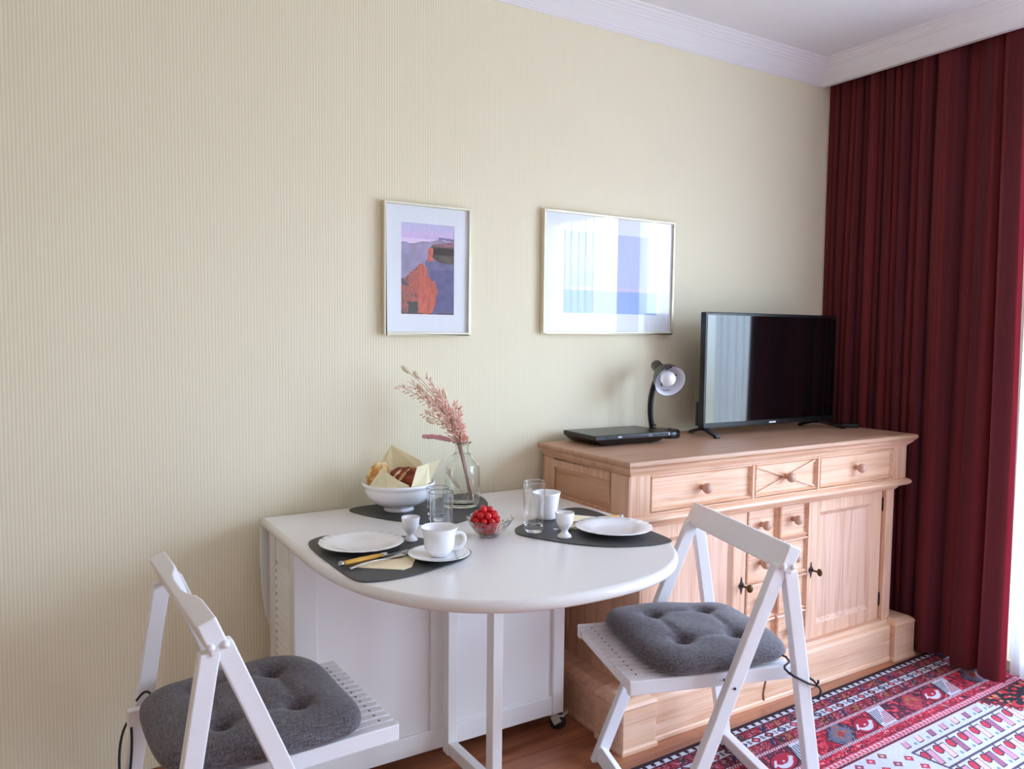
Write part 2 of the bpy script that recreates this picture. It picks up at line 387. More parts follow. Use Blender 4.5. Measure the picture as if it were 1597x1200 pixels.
def sheer_mat():
    q = NT('sheer_voile'); t = q.n('ShaderNodeBsdfTransparent'); d = q.n('ShaderNodeBsdfDiffuse'); d.inputs[0].default_value = (.92, .92, .94, 1)
    tr = q.n('ShaderNodeBsdfTranslucent'); tr.inputs[0].default_value = (.92, .92, .95, 1)
    a = q.n('ShaderNodeMixShader'); a.inputs[0].default_value = .55; q.l(d.outputs[0], a.inputs[1]); q.l(tr.outputs[0], a.inputs[2])
    b = q.n('ShaderNodeMixShader'); b.inputs[0].default_value = .62; q.l(t.outputs[0], b.inputs[1]); q.l(a.outputs[0], b.inputs[2]); q.l(b.outputs[0], q.out.inputs['Surface']); return q.m
M['sheer'] = sheer_mat()
def curtain_mat():
    q = NT('wine_red_curtain'); p = q.p
    a = q.n('ShaderNodeVertexColor'); a.layer_name = 'Col'
    tr = q.n('ShaderNodeBsdfTranslucent'); q.l(a.outputs[0], tr.inputs[0]); q.l(a.outputs[0], p.inputs['Base Color'])
    p.inputs['Roughness'].default_value = .8; p.inputs['Specular IOR Level'].default_value = .15; p.inputs['Sheen Weight'].default_value = .05
    mx = q.n('ShaderNodeMixShader'); mx.inputs[0].default_value = .12; q.l(p.outputs[0], mx.inputs[1]); q.l(tr.outputs[0], mx.inputs[2]); q.l(mx.outputs[0], q.out.inputs['Surface']); return q.m
M['curtain'] = curtain_mat()

# ------------------------------------------------------------------ room shell
XL, XR, YF, YB, ZC = -5.4, .16, -4.2, 0.0, 2.456
struct(MB().box(XL-.1, XR+.15, YF-.1, .1, -.1, 0).build('floor', M['floor']))
struct(MB().box(XL-.1, XR+.15, YF-.1, .1, ZC, ZC+.1).build('ceiling', M['plaster']))
struct(MB().box(XL-.1, XR+.15, 0, .1, 0, ZC).build('wall_back', M['wall']))
struct(MB().box(XL-.1, XL, YF, 0, 0, ZC).build('wall_left', M['wall']))
W1 = (-3.60, -.80, .04, 2.14)      # window 1: y0,y1,z0,z1
m = MB(); m.box(XR, XR+.15, YF, W1[0], 0, ZC); m.box(XR, XR+.15, W1[1], 0, 0, ZC); m.box(XR, XR+.15, W1[0], W1[1], 0, W1[2]); m.box(XR, XR+.15, W1[0], W1[1], W1[3], ZC)
struct(m.build('wall_right', M['wall']))
struct(MB().box(XL, XR, YF-.1, YF, 0, ZC).build('wall_front', M['plaster']))
# windows
r = bpy.data.objects.new('window_1', None); COL.objects.link(r); r.location = (.23, -2.05, 1.15); struct(r)
def wbars(bars, ax):
    m = MB()
    for b in bars: m.box(*b)
    return m
y0, y1, z0, z1 = W1; oy, oz = 2.05, 1.15
m = MB()
for a, b in ((y0, y0+.07), (y1-.07, y1), (-1.672, -1.457), (-2.56, -2.46)): m.box(-.035, .035, a+oy, b+oy, z0-oz, z1-oz)
m.box(-.034, .034, y0+oy, y1+oy, z0-oz, z0-oz+.09); m.box(-.034, .034, y0+oy, y1+oy, z1-oz-.09, z1-oz)
m.build('window_frame', M['window_white'], r, bevel=.004)
MB().box(-.003, .003, y0+oy, y1+oy, z0-oz, z1-oz).build('window_pane', M['pane'], r)
# cornices: profile (distance from wall, height below ceiling)
CP = [(0, -.093), (.006, -.093), (.009, -.088), (.012, -.087), (.013, -.081), (.017, -.078), (.018, -.073), (.030, -.060), (.040, -.046), (.048, -.036),
      (.052, -.035), (.053, -.029), (.060, -.026), (.062, -.020), (.069, -.016), (.072, -.009), (.080, -.007), (.082, 0), (0, 0)]
m = MB(); n = len(CP)
v = [(XL, -d, ZC+h) for d, h in CP]+[(-d, -d, ZC+h) for d, h in CP]
m.add(v, [tuple(range(n)), tuple(range(n, 2*n))]+[(i, (i+1) % n, n+(i+1) % n, n+i) for i in range(n)])
struct(m.build('trim_1', M['cornice']))
m = MB(); v = [(-d, YF, ZC+h) for d, h in CP]+[(-d, -d, ZC+h) for d, h in CP]
m.add(v, [tuple(range(n)), tuple(range(n, 2*n))]+[(i, (i+1) % n, n+(i+1) % n, n+i) for i in range(n)])
m.box(0, .018, YF, -.0005, ZC-.093, ZC)
struct(m.build('trim_2', M['cornice']))
struct(MB().box(XL, -1.52, -.014, 0, 0, .058).build('baseboard_back', M['base'], bevel=.004))

# ------------------------------------------------------------------ rug
RUG_A = math.radians(1.9)
def rug_color(U, V):
    L, Wd = 1.86, 1.05
    s = U*L; t = V*Wd
    rnd = vnoise(s*300, t*300, 3); big = vnoise(s*14, t*14, 5)
    cl = lambda rgb: np.array(s2l(rgb))
    RED, CRIM, PLUM, WHITE, GREY, PINK, ORG, DARK, NAVY = map(cl, ((120, 36, 50), (148, 38, 54), (68, 42, 54), (188, 186, 196), (88, 92, 114), (190, 124, 140), (160, 96, 72), (54, 40, 48), (50, 50, 78)))
    C_ = np.zeros(s.shape+(3,)); C_[:] = WHITE
    def put(mask, c): C_[mask] = c
    # outer dark edge and comb
    put(t < .014, DARK)
    k = (t >= .014) & (t < .033); put(k, WHITE)
    fr = (s/.034) % 1
    put(k & (((fr < .42) & (t < .027)) | ((fr > .12) & (fr < .26)) | (t > .031)), DARK)
    # red stripes with leaning blocks
    def redband(a, b, off):
        k = (t >= a) & (t < b); put(k, RED)
        u = (s+off+(t-a)*.5)/.036; i = np.floor(u).astype(int); f = u % 1; h = (t-a)/(b-a)
        inner = k & (f > .18) & (f < .82) & (h > .15) & (h < .85)
        put(inner, np.array(cl((140, 48, 60))))
        put(inner & (i % 5 == 0), NAVY); put(inner & (i % 5 == 2), cl((134, 84, 58))); put(inner & (i % 7 == 3), cl((60, 56, 60)))
        put(k & (vnoise(s*190, t*190, 9) > .72), PINK*.75); put(k & (vnoise(s*150, t*150, 19) > .80), DARK)
        put(k & ((h < .07) | (h > .93)), DARK)
    redband(.033, .073, 0); redband(.105, .150, .4)
    # white band with diamonds
    k = (t >= .073) & (t < .105); put(k, WHITE)
    u = s/.062; i = np.floor(u).astype(int); f = (u % 1-.5)*2; h = (t-.089)/.016
    d = np.abs(f)*1.15+np.abs(h)*.75
    put(k & (d < .78), PLUM); put(k & (d < .55) & (i % 3 == 0), GREY); put(k & (d < .55) & (i % 3 == 1), cl((180, 70, 84))); put(k & (d < .55) & (i % 3 == 2), cl((120, 56, 66))); put(k & (d < .2), WHITE*.8)
    put(k & (np.abs(np.abs(f)-.9) < .06) & (np.abs(h) < .6), DARK)
    def check(a, b, p, c1, c2):
        k = (t >= a) & (t < b); put(k, c1); f = (s/p) % 1; g = (t-a)/(b-a)
        put(k & (np.where(g < .5, f, (f+.5) % 1) < .5), c2)
    check(.150, .162, .011, WHITE, CRIM)
    # main band
    a, b = .162, .257; k = (t >= a) & (t < b); h = (t-a)/(b-a)
    P_ = .41; u = (s+.055+(t-.21)*.5)/P_; i = np.floor(u).astype(int); f = u % 1
    g = f
    body = np.where((i % 2 == 0)[..., None], CRIM, cl((88, 48, 62))*1.0)
    C_[k] = body[k]
    put(k & (vnoise(s*110, t*110, 4) > .66), cl((206, 70, 84))); put(k & (vnoise(s*120, t*120, 14) > .76), PLUM)
    hexd = np.abs(g-.36)*P_/.075+np.abs(h-.5)*1.1
    put(k & (hexd < 1.0), PLUM); put(k & (hexd < .92) & (i % 2 == 0), cl((98, 100, 120))); put(k & (hexd < .92) & (i % 2 != 0), cl((162, 56, 74))); put(k & (hexd < .92) & (hexd > .7) & (vnoise(s*170, t*170, 77) > .5), PLUM)
    put(k & (hexd < .55) & (vnoise(s*140, t*140, 8) > .55), ORG); put(k & (hexd < .22), cl((150, 60, 60)))
    # bird
    bx = (g-.66)*P_/.036; by = (h-.56)/.30
    put(k & (np.hypot(bx*.72, by*.8) < 1.1), cl((158, 44, 62)))
    bird = ((np.hypot(bx, by) < 1) & (np.hypot(bx+.15, by+.55) > .92)) | (np.hypot(bx-.95, by+.15) < .25) | ((np.abs(bx+.95+(by+.2)*.5) < .16) & (np.abs(by+.1) < .45))
    put(k & (bird | (np.hypot(bx, by+.05) < .14)), WHITE); put(k & (np.abs(np.hypot(bx*.72, by*.8)-1.1) < .07), PLUM)
    # white saw-toothed triangle between the medallions
    saw = ((s/.0105+t*40) % 1) < .5
    wz = (g > .80) & (g < .80+.19*np.clip(1.1-h, 0, 1)+.012) 
    wz2 = (g > .985-.17*np.clip(h-.1, 0, 1)) & (g <= 1)
    put(k & wz, WHITE); put(k & (g > .80) & (g < .84+.12*(1-h)) & saw & (h < .8) & (h > .1), cl((72, 76, 96)))
    put(k & (g > .83+.17*(1-h)) & ~wz2 & (g > .83), cl((150, 46, 64))); put(k & wz2, WHITE); put(k & wz2 & saw & (h > .3) & (h < .9), cl((158, 46, 64)))
    put(k & (np.abs(g-.80) < .008), DARK)
    check(.257, .269, .011, WHITE, CRIM)
    # crimson strip, dashes, triangles
    k = (t >= .269) & (t < .303); put(k, cl((178, 44, 62))); put(k & (vnoise(s*160, t*160, 6) > .68), PLUM); put(k & (vnoise(s*160, t*160, 26) > .74), cl((214, 120, 130)))
    put((t >= .292) & (t < .296) & (((s/.008) % 1) < .6), DARK)
    k = (t >= .303) & (t < .327); put(k, cl((202, 130, 142))); u = s/.02; f = np.abs((u % 1)-.5)*2; h = (t-.303)/.024
    put(k & (f < h), cl((180, 36, 54))); put(k & (f < h-.45), WHITE); put(k & (f > .7+.4*h), WHITE)
    put((t >= .324) & (t < .327), DARK); put((t >= .327) & (t < .331), RED)
    # field
    k = t >= .331
    tt = t-.331; row = .105
    v_ = (tt-.06)/row; i = np.floor(v_).astype(int); h = v_ % 1
    zone = k & (s > 1.0+(tt-.1)*.1) & (tt > .014)
    # branch lines
    line = zone & ((h*row) < .0075)
    # motifs between branches
    u = (s+ h*.05)/.072; j = np.floor(u).astype(int); f = u % 1
    e1 = np.hypot((f-.3)*.072/.014, (h-.34)*row/.017)
    e2a = np.abs((f-.72)*.072/.014+(h-.5)*.5) ; e2b = np.abs((h-.52)*row/.036)
    put(zone & (e1 < 1.25), PLUM); put(zone & (e1 < 1.0), cl((190, 58, 76)))
    par = zone & (e2a < 1) & (e2b < 1); put(par, cl((88, 60, 76))); put(zone & (e2a < .8) & (e2b < .88), cl((196, 140, 156))); put(zone & (e2a < .8) & (e2b < .88) & (j % 3 == 0), cl((222, 176, 170))); put(zone & (e2a < .8) & (e2b < .88) & (j % 3 == 1), cl((150, 96, 120)))
    put(zone & (np.abs(f-.5) < .06) & (h > .07) & (h < .5), cl((90, 66, 82)))
    put(zone & (np.hypot((f-.25)*.072, (h-.8)*row) < .007), cl((120, 138, 150)))
    put(line, cl((88, 74, 90)))
    put(k & (np.abs(s-1.0-(tt-.1)*.1) < .005) & (tt > .062), cl((88, 74, 90)))
    # scattered small motifs left of the tree
    left = k & (s < .985+(tt-.1)*.1)
    u = s/.058; j = np.floor(u).astype(int); v2 = tt/.05; i2 = np.floor(v2).astype(int); hh = ((j*37+i2*91) % 11)
    dd = np.abs((u % 1)-.5)*2+np.abs((v2 % 1)-.5)*2
    put(left & (dd < .66) & (hh < 9), cl((140, 66, 84))); put(left & (dd < .48) & (hh < 5), cl((206, 62, 76))); put(left & (dd < .48) & (hh >= 5) & (hh < 7), ORG); put(left & (dd < .48) & (hh == 7), cl((120, 138, 150))); put(left & (dd < .2), WHITE)
    lz = left & (tt > .30); 
    # dark corner on the right
    cx = (s-1.50); jag = (np.abs(((s+tt)/.03) % 1-.5))*.035
    co = k & (cx+jag*1.6 > .02+tt*.75) ; put(co, cl((92, 40, 50))); put(co & (cx+jag > .06+tt*.75), cl((48, 40, 44))); put(co & (vnoise(s*60, t*60, 31) > .68), cl((180, 48, 56))); put(co & (vnoise(s*70, t*70, 41) > .76), cl((190, 120, 90)))
    # wool variation
    C_ *= (.86+.22*rnd)[..., None]*(.93+.12*big)[..., None]
    return C_
def rug_pos(U, V):
    s = U*1.86; t = V*1.05; ca, sa = math.cos(RUG_A), math.sin(RUG_A)
    x = -1.74+s*ca+t*sa; y = -.610+s*sa-t*ca
    z = .0042+0*s+.016*np.clip((s-1.76)/.1, 0, 1)**2*np.clip(1-t/.12, 0, 1)
    return x, y, z
rug = painted_grid('patterned_rug', attr_mat('rug_wool', .95, .5), 1240, 500, rug_pos, rug_color)
sd_ = rug.modifiers.new('thick', 'SOLIDIFY'); sd_.thickness = .004; sd_.offset = 1
tag(rug, 'red and white patterned oriental rug on the floor before the pine sideboard', 'rug')

# ------------------------------------------------------------------ curtains
FB = np.array([-.01, .030, .062, .100, .125, .165, .195, .240, .270, .315, .350, .395, .430, .492, .600, .655, .738, .850])
FA = np.array([.020, .030, .036, .024, .038, .026, .040, .026, .038, .030, .042, .030, .044, .052, .012, .050, .062])
def curtain_pos(U, V):
    d0 = .004+U*.832; z = .012+V*(2.45-.012)
    d = d0+.007*np.sin(V*3.1+d0*13)*np.clip(d0*8, 0, 1)*np.clip((.83-d0)*8, 0, 1)
    k = np.clip(np.searchsorted(FB, d, side='right')-1, 0, len(FA)-1)
    u = np.clip((d-FB[k])/(FB[k+1]-FB[k]), 0, 1)
    prof = (4*u*(1-u)+.0004)**.42
    amp = FA[k]*(1+.12*np.sin(V*5+k*1.7))
    amp = amp+np.where(k >= 15, .030*(1-V)**1.4, 0)+np.where(k == 13, .010*(1-V), 0)
    x = .078-amp*prof+.0025*np.sin(d*2*PI/.017+V*3)*(V**2)+.004*np.sin(V*6+d*9)
    x = np.where(V > .93, np.maximum(x, .0235), x)
    y = -d0-.035*(1-V)*np.clip((U-.8)/.2, 0, 1)
    return x, y, z
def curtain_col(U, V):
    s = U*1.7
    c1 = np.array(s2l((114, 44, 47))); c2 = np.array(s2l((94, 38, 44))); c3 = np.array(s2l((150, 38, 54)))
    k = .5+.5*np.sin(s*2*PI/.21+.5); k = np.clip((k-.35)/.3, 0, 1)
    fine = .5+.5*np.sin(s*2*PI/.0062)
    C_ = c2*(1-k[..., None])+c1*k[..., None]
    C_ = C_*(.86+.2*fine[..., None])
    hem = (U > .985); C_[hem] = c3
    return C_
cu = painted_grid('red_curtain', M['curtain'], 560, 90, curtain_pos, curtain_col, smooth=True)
tag(cu, 'long wine-red pleated curtain hanging beside the pine sideboard', 'curtain')
def sheer(name, ya, yb, label, x=.10, per=.055):
    m = MB()
    def fn(u, v):
        y = ya+(yb-ya)*u; return (x+.014*math.sin(y*2*PI/per)+.006*math.sin(y*2*PI/.023), y, .015+v*2.36)
    m.grid(fn, int(abs(yb-ya)/.006), 6)
    return tag(m.build(name, M['sheer']), label, 'curtain')
sheer('sheer_curtain', -.845, -1.16, 'white sheer curtain hanging at the right edge beside the red curtain', .098)
sheer('sheer_curtain', -1.79, -3.3, 'white sheer curtain drawn over the far part of the balcony window', .10, .08)

# ------------------------------------------------------------------ sideboard
SB = thing('pine_sideboard', 'limed pine sideboard with drawers and two doors carrying the television', 'sideboard', (-.76, -.27, 0))
def sb(m): # shift world coords to local
    m.v = [(x+.76, y+.27, z) for x, y, z in m.v]; return m
XA, XB = -1.493, -.028
# top slab with moulded edge: rings of (outset inward, z)
def ring_stack(x0, x1, yf, yb, prof, cap=True):
    m = MB(); v = []; n = len(prof)
    for d, z in prof: v += [(x0+d, yf+d, z), (x1-d, yf+d, z), (x1-d, yb, z), (x0+d, yb, z)]
    f = [(k*4+i, k*4+(i+1) % 4, k*4+4+(i+1) % 4, k*4+4+i) for k in range(n-1) for i in range(4)]
    f += [(3, 2, 1, 0), (n*4-4, n*4-3, n*4-2, n*4-1)]
    m.add(v, f); return m
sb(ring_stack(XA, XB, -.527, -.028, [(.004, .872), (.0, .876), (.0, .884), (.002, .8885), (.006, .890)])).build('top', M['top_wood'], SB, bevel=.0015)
sb(ring_stack(XA, XB, -.527, -.03, [(.030, .840), (.028, .846), (.026, .847), (.022, .852), (.014, .859), (.010, .866), (.004, .872)])).build('cornice', M['wood_x'], SB)
# drawer section body
m = MB(); m.box(-1.462, -.057, -.475, -.03, .712, .842)
sb(m).build('drawer_case', M['wood_y'], SB, bevel=.002)
each('post', M['wood_z'], SB, [(a, b, -.4955, -.474, .712, .841) for a, b in ((-1.4635, -1.383), (-.929, -.919), (-.589, -.580), (-.137, -.0565))], sb, .0015)
each('rail', M['wood_x'], SB, [(-1.383, -.137, -.494, -.474, .838, .8415), (-1.383, -.137, -.494, -.474, .712, .720)], sb)
# side frame of the drawer section
for sx_, x in ((-1, -1.462), (1, -.058)):
    m = MB(); xo = x+sx_*.006
    m.box(x, xo, -.495, -.405, .712, .841); m.box(x, xo, -.10, -.03, .712, .841); m.box(x, xo, -.405, -.10, .812, .841); m.box(x, xo, -.405, -.10, .712, .722)
    sb(m).build('side_frame', M['wood_z'], SB, bevel=.002)
# waist moulding
sb(ring_stack(-1.482, -.036, -.513, -.03, [(.010, .688), (.004, .692), (.0, .699), (.002, .707), (.012, .714)])).build('waist_moulding', M['wood_x'], SB, bevel=.001)
sb(ring_stack(-1.425, -.092, -.497, -.03, [(.012, .672), (.006, .678), (.0, .688), (.0, .6885)])).build('lower_moulding', M['wood_x'], SB)
# lower carcass
m = MB(); m.box(-1.402, -.118, -.452, -.03, .10, .69)
sb(m).build('carcass', M['wood_z'], SB)
each('corner_post', M['wood_z'], SB, [(a, b, -.487, -.45, .10, .69) for a, b in ((-1.403, -1.362), (-.158, -.115))], sb, .002)
for sx_, x in ((-1, -1.402), (1, -.118)):
    m = MB(); xo = x+sx_*.009
    m.box(x, xo, -.4865, -.41, .14, .69); m.box(x, xo, -.11, -.03, .14, .69); m.box(x, xo, -.41, -.11, .63, .69); m.box(x, xo, -.41, -.11, .14, .24)
    sb(m).build('side_frame', M['wood_z'], SB, bevel=.003)
# plinth
sb(ring_stack(-1.495, -.026, -.522, -.03, [(.0, .0), (.0, .012), (.004, .016), (.004, .128), (.008, .140), (.022, .146), (.03, .156)])).build('plinth', M['wood_x'], SB, bevel=.0015)
for a, b in ((-1.511, -1.371), (-.150, -.010)):
    sb(ring_stack(a, b, -.5415, -.40, [(.0, .0), (.0, .012), (.005, .017), (.005, .135), (.002, .142), (.008, .152), (.02, .160), (.03, .163)])).build('plinth_block', M['wood_x'], SB, bevel=.0015)
m = MB(); m.tube([(-.868, -.5195, .014), (-.872, -.5195, .04), (-.862, -.5195, .08), (-.838, -.5195, .115), (-.80, -.5195, .134)], .0032, 6)
sb(m).build('groove', M['base'], SB)
def knob(parent, x, y, z, r=.0175):
    m = MB(); m.lathe([(.009, 0), (.0085, .010), (.010, .014), (r*.86, .019), (r, .026), (r*.95, .033), (r*.6, .039), (0, .0405)], 20, (x, y, z), (0, -1, 0))
    m.build('knob', M['knob'], parent)
def drawer(x0, x1, z0, z1, yf, cross=False):
    cx, cz = (x0+x1)/2, (z0+z1)/2
    m = MB(); m.box(x0, x1, yf+.006, yf+.03, z0, z1)      # panel
    b = .011
    def mitre(x0, x1, z0, z1):
        o = [(x0, z0), (x1, z0), (x1, z1), (x0, z1)]; i1 = [(x0+b, z0+b), (x1-b, z0+b), (x1-b, z1-b), (x0+b, z1-b)]
        v = [(x, yf-.003, z) for x, z in o]+[(x0+(.004 if x == x0 else 0)-(.004 if x == x1 else 0)+(0 if x == x0 else x1-x0), yf-.006, z+(.004 if z == z0 else -.004)) for x, z in o]+[(x, yf+.0065, z) for x, z in i1]+[(x, yf+.02, z) for x, z in o]
        f = []
        for i in range(4):
            j = (i+1) % 4; f += [(i, j, 4+j, 4+i), (4+i, 4+j, 8+j, 8+i), (12+i, 12+j, j, i)]
        return v, f
    v, f = mitre(x0, x1, z0, z1); m.add(v, f)
    if cross:
        for s_ in (-1, 1):
            m.beam((x0+b, yf+.003, cz-s_*(z1-z0-2*b)/2), (x1-b, yf+.003, cz+s_*(z1-z0-2*b)/2), (0, 0, 1), .006, .008)
    m.v = [(x+.76, y+.27, z) for x, y, z in m.v]
    o = m.build('drawer', M['wood_x'], SB)
    knob(o, cx+.76, yf+.006+.27, cz)
drawer(-1.381, -.931, .722, .837, -.491); drawer(-.917, -.591, .722, .837, -.491, True); drawer(-.579, -.139, .722, .837, -.491)
for c0, c1 in ((-.918, -.766), (-.754, -.602)):
    for k in range(4): drawer(c0, c1, .551-k*.1355, .551-k*.1355+.1285, -.468)
m = MB(); m.box(-.7655, -.7545, -.462, -.45, .14, .68)
for k in range(5): m.box(-.918, -.602, -.462, -.45, .6795-k*.1355, .6865-k*.1355)
sb(m).build('drawer_divider', M['wood_z'], SB)
def door(x0, x1, hinge_side):
    z0, z1 = .141, .686; yf = -.470; st = .062
    m = MB(); m.box(x0, x0+st, yf, yf+.018, z0, z1); m.box(x1-st, x1, yf, yf+.018, z0, z1); m.box(x0+st, x1-st, yf, yf+.018, z0, z0+.065); m.box(x0+st, x1-st, yf, yf+.018, z1-.062, z1)
    d = sb(m).build('door', M['wood_z'], SB, bevel=.0015)
    m = MB(); a0, a1, c0, c1 = x0+st, x1-st, z0+.065, z1-.062; b = .016
    o = [(a0, c0), (a1, c0), (a1, c1), (a0, c1)]; i_ = [(a0+b, c0+b), (a1-b, c0+b), (a1-b, c1-b), (a0+b, c1-b)]
    v = [(x, yf+.001, z) for x, z in o]+[(x, yf+.012, z) for x, z in i_]
    m.add(v, [(i, (i+1) % 4, 4+(i+1) % 4, 4+i) for i in range(4)]); m.box(a0+b, a1-b, yf+.0115, yf+.016, c0+b, c1-b)
    sb(m).build('door_panel', M['panel_z'], d)
    kx = x0+.012 if hinge_side > 0 else x1-.028; kx += .008; kz = .415
    m = MB(); v = [(0, .030), (.005, .012), (.013, .006), (.016, 0), (.013, -.006), (.005, -.012), (0, -.030), (-.005, -.012), (-.013, -.006), (-.016, 0), (-.013, .006), (-.005, .012)]
    m.prism([(kx+.76+a*.8, kz+b_) for a, b_ in v], 0, .0025, frame=((0, yf+.27, 0), (1, 0, 0), (0, 0, 1), (0, -1, 0)))
    m.build('escutcheon', M['dark_metal'], d)
    m = MB(); X, Y = kx+.76, yf+.27
    m.tube([(X, Y, kz), (X, Y-.028, kz)], .0035, 8)
    m.ball((X, Y-.038, kz), .014, 14, 8, (.35 if hinge_side > 0 else .8, .8, 1.0))
    m.build('key', M['brass'], d)
    hx = x1+.003 if hinge_side > 0 else x0-.003
    for z in (.235, .615):
        m = MB(); m.tube([(hx, yf-.001, z-.022), (hx, yf-.001, z+.022)], .0045, 8); m.tube([(hx, yf-.001, z-.028), (hx, yf-.001, z+.028)], .0025, 8)
        sb(m).build('hinge', M['dark_metal'], d)
door(-1.358, -.922, -1); door(-.598, -.162, 1)

# ------------------------------------------------------------------ folding table
TB = thing('gateleg_table', 'white drop-leaf table on castors laid for breakfast', 'table', (-1.98, -.19, 0))
def tb(m): m.v = [(x+1.98, y+.19, z) for x, y, z in m.v]; return m
def slab(outline, name, z1=.736, th=.028, r=.009):
    """thick board with a rounded edge on every side"""
    n = len(outline); P2 = [Vector(p) for p in outline]; c = sum(P2, Vector((0, 0)))/n
    nr = []
    for i in range(n):
        t = (P2[(i+1) % n]-P2[i-1]).normalized(); nr.append(Vector((t.y, -t.x)))
    prof = []
    for k in range(7):
        a = -PI/2+PI*k/6*1.0; prof.append((r*1.3*(1-math.cos(a)), z1-th/2+math.sin(a)*th/2))
    m = MB(); v = []
    for d, z in prof:
        for i in range(n): q_ = P2[i]-nr[i]*d; v.append((q_.x, q_.y, z))
    f = [(k*n+i, k*n+(i+1) % n, (k+1)*n+(i+1) % n, (k+1)*n+i) for k in range(6) for i in range(n)]
    m.add(v, f, True); m.add([v[i] for i in range(n)], [tuple(range(n))[::-1]]); m.add([v[6*n+i] for i in range(n)], [tuple(range(n))])
    return tb(m).build(name, M['lacquer'], TB)
XT0, XT1 = -2.447, -1.524
cxT = (XT0+XT1)/2; aT = (XT1-XT0)/2; bT = .578; yC = -.452
arc = []
for k in range(49):
    th = PI+PI*k/48; c_, s_ = math.cos(th), math.sin(th); e_ = 2/2.45
    arc.append((cxT+aT*math.copysign(abs(c_)**e_, c_), yC+bT*math.copysign(abs(s_)**e_, s_)))
slab([(XT0+.004, -.037), (XT0, -.045), (XT0, -.2), (XT0, -.39)]+arc+[(XT1, -.39), (XT1, -.2), (XT1, -.045), (XT1-.004, -.037)], 'tabletop')
# hanging leaf at the wall side: same outline, hanging
out = [(XT0, 0), (XT1, 0)]
for k in range(25):
    th = PI*k/24; c_, s_ = math.cos(th), math.sin(th); out.append((cxT+aT*math.copysign(abs(c_)**e_, c_), .10+.45*abs(s_)**e_))
m = MB(); m.prism([(x, y) for x, y in out], 0, .018, frame=((0, -.046, .706), (1, 0, 0), (0, 0, -1), (0, 1, 0)))
tb(m).build('hanging_leaf', M['lacquer'], TB, bevel=.003)
# cabinet
CX0, CX1, CY0, CY1, CZ0, CZ1 = -2.428, -1.566, -.312, -.062, .058, .708
each('post', M['lacquer'], TB, [(CX0, CX0+.062, CY0, CY0+.03, CZ0, CZ1), (CX1-.042, CX1, CY0, CY0+.045, CZ0, CZ1), (CX0, CX0+.03, CY1-.03, CY1, CZ0, CZ1), (CX1-.03, CX1, CY1-.03, CY1, CZ0, CZ1)], tb, .003)
each('front_rail', M['lacquer'], TB, [(CX0+.062, CX1-.042, CY0+.004, CY0+.024, CZ0, CZ0+.060), (CX0+.062, CX1-.042, CY0+.004, CY0+.024, CZ1-.04, CZ1)], tb, .002)
each('back_panel', M['lacquer'], TB, [(CX0+.03, CX1-.03, CY1-.025, CY1-.005, CZ0, CZ1)], tb, .002)
m = MB(); m.box(CX0+.062, CX1-.042, CY0+.012, CY0+.022, CZ0+.060, CZ1-.04); tb(m).build('front_panel', M['lacquer'], TB)
m = MB(); m.box(-2.035, -1.975, CY0+.002, CY0+.02, CZ0+.060, CZ1-.04); tb(m).build('stile', M['lacquer'], TB, bevel=.002)
each('side_panel', M['lacquer'], TB, [(CX1-.02, CX1-.006, CY0+.045, CY1-.03, CZ0, CZ1)], tb); each('bottom_board', M['lacquer'], TB, [(CX0+.03, CX1-.03, CY0+.024, CY1-.03, CZ0, CZ0+.016)], tb)
# louvred end
m = MB(); x = CX0; 
for a, b in ((CY0+.030, CY0+.046), (CY1-.062, CY1-.030)): m.box(x+.001, x+.021, a, b, CZ0, CZ1)
m.box(x+.001, x+.021, CY0+.052, CY1-.072, CZ1-.075, CZ1); m.box(x+.001, x+.021, CY0+.052, CY1-.072, CZ0, CZ0+.05)
LF = tb(m).build('louvre_frame', M['lacquer'], TB, bevel=.0015)
m = MB(); z = CZ0+.06
while z < CZ1-.08:
    m.tube([(x+.012, CY0+.052, z), (x+.012, CY1-.072, z)], .003, 6)
    m.beam((x+.0075, CY0+.046, z+.004), (x+.0075, CY1-.064, z+.004), (.50, 0, .87), .0205, .0075); z += .0215
tb(m).build('louvre_slats', M['lacquer'], LF, bevel=.0015)
# gate leg
HX, HY = -1.987, -.338
gd = Vector((.02, -1, 0)).normalized(); n_ = Vector((-gd.y, gd.x, 0)); LG = .245
def vpost(m, x, y, z0, z1, w_, t_):
    c = Vector((x, y, 0)); v = []
    for z in (z0, z1):
        for i, j in ((-1, -1), (1, -1), (1, 1), (-1, 1)): q_ = c+gd*t_/2*i+n_*w_/2*j; v.append((q_.x, q_.y, z))
    m.add(v, [(0, 3, 2, 1), (4, 5, 6, 7), (0, 1, 5, 4), (1, 2, 6, 5), (2, 3, 7, 6), (3, 0, 4, 7)])
gq = Vector((HX, HY, 0))+gd*LG
m = MB(); vpost(m, HX, HY, .055, .700, .030, .034); vpost(m, gq.x, gq.y, .004, .704, .030, .034)
for z in (.075, .685): a_ = Vector((HX, HY, z))+gd*.017; b_ = Vector((gq.x, gq.y, z))-gd*.017; m.beam(a_, b_, (0, 0, 1), .036, .026)
tb(m).build('gate_leg', M['lacquer'], TB, bevel=.002)
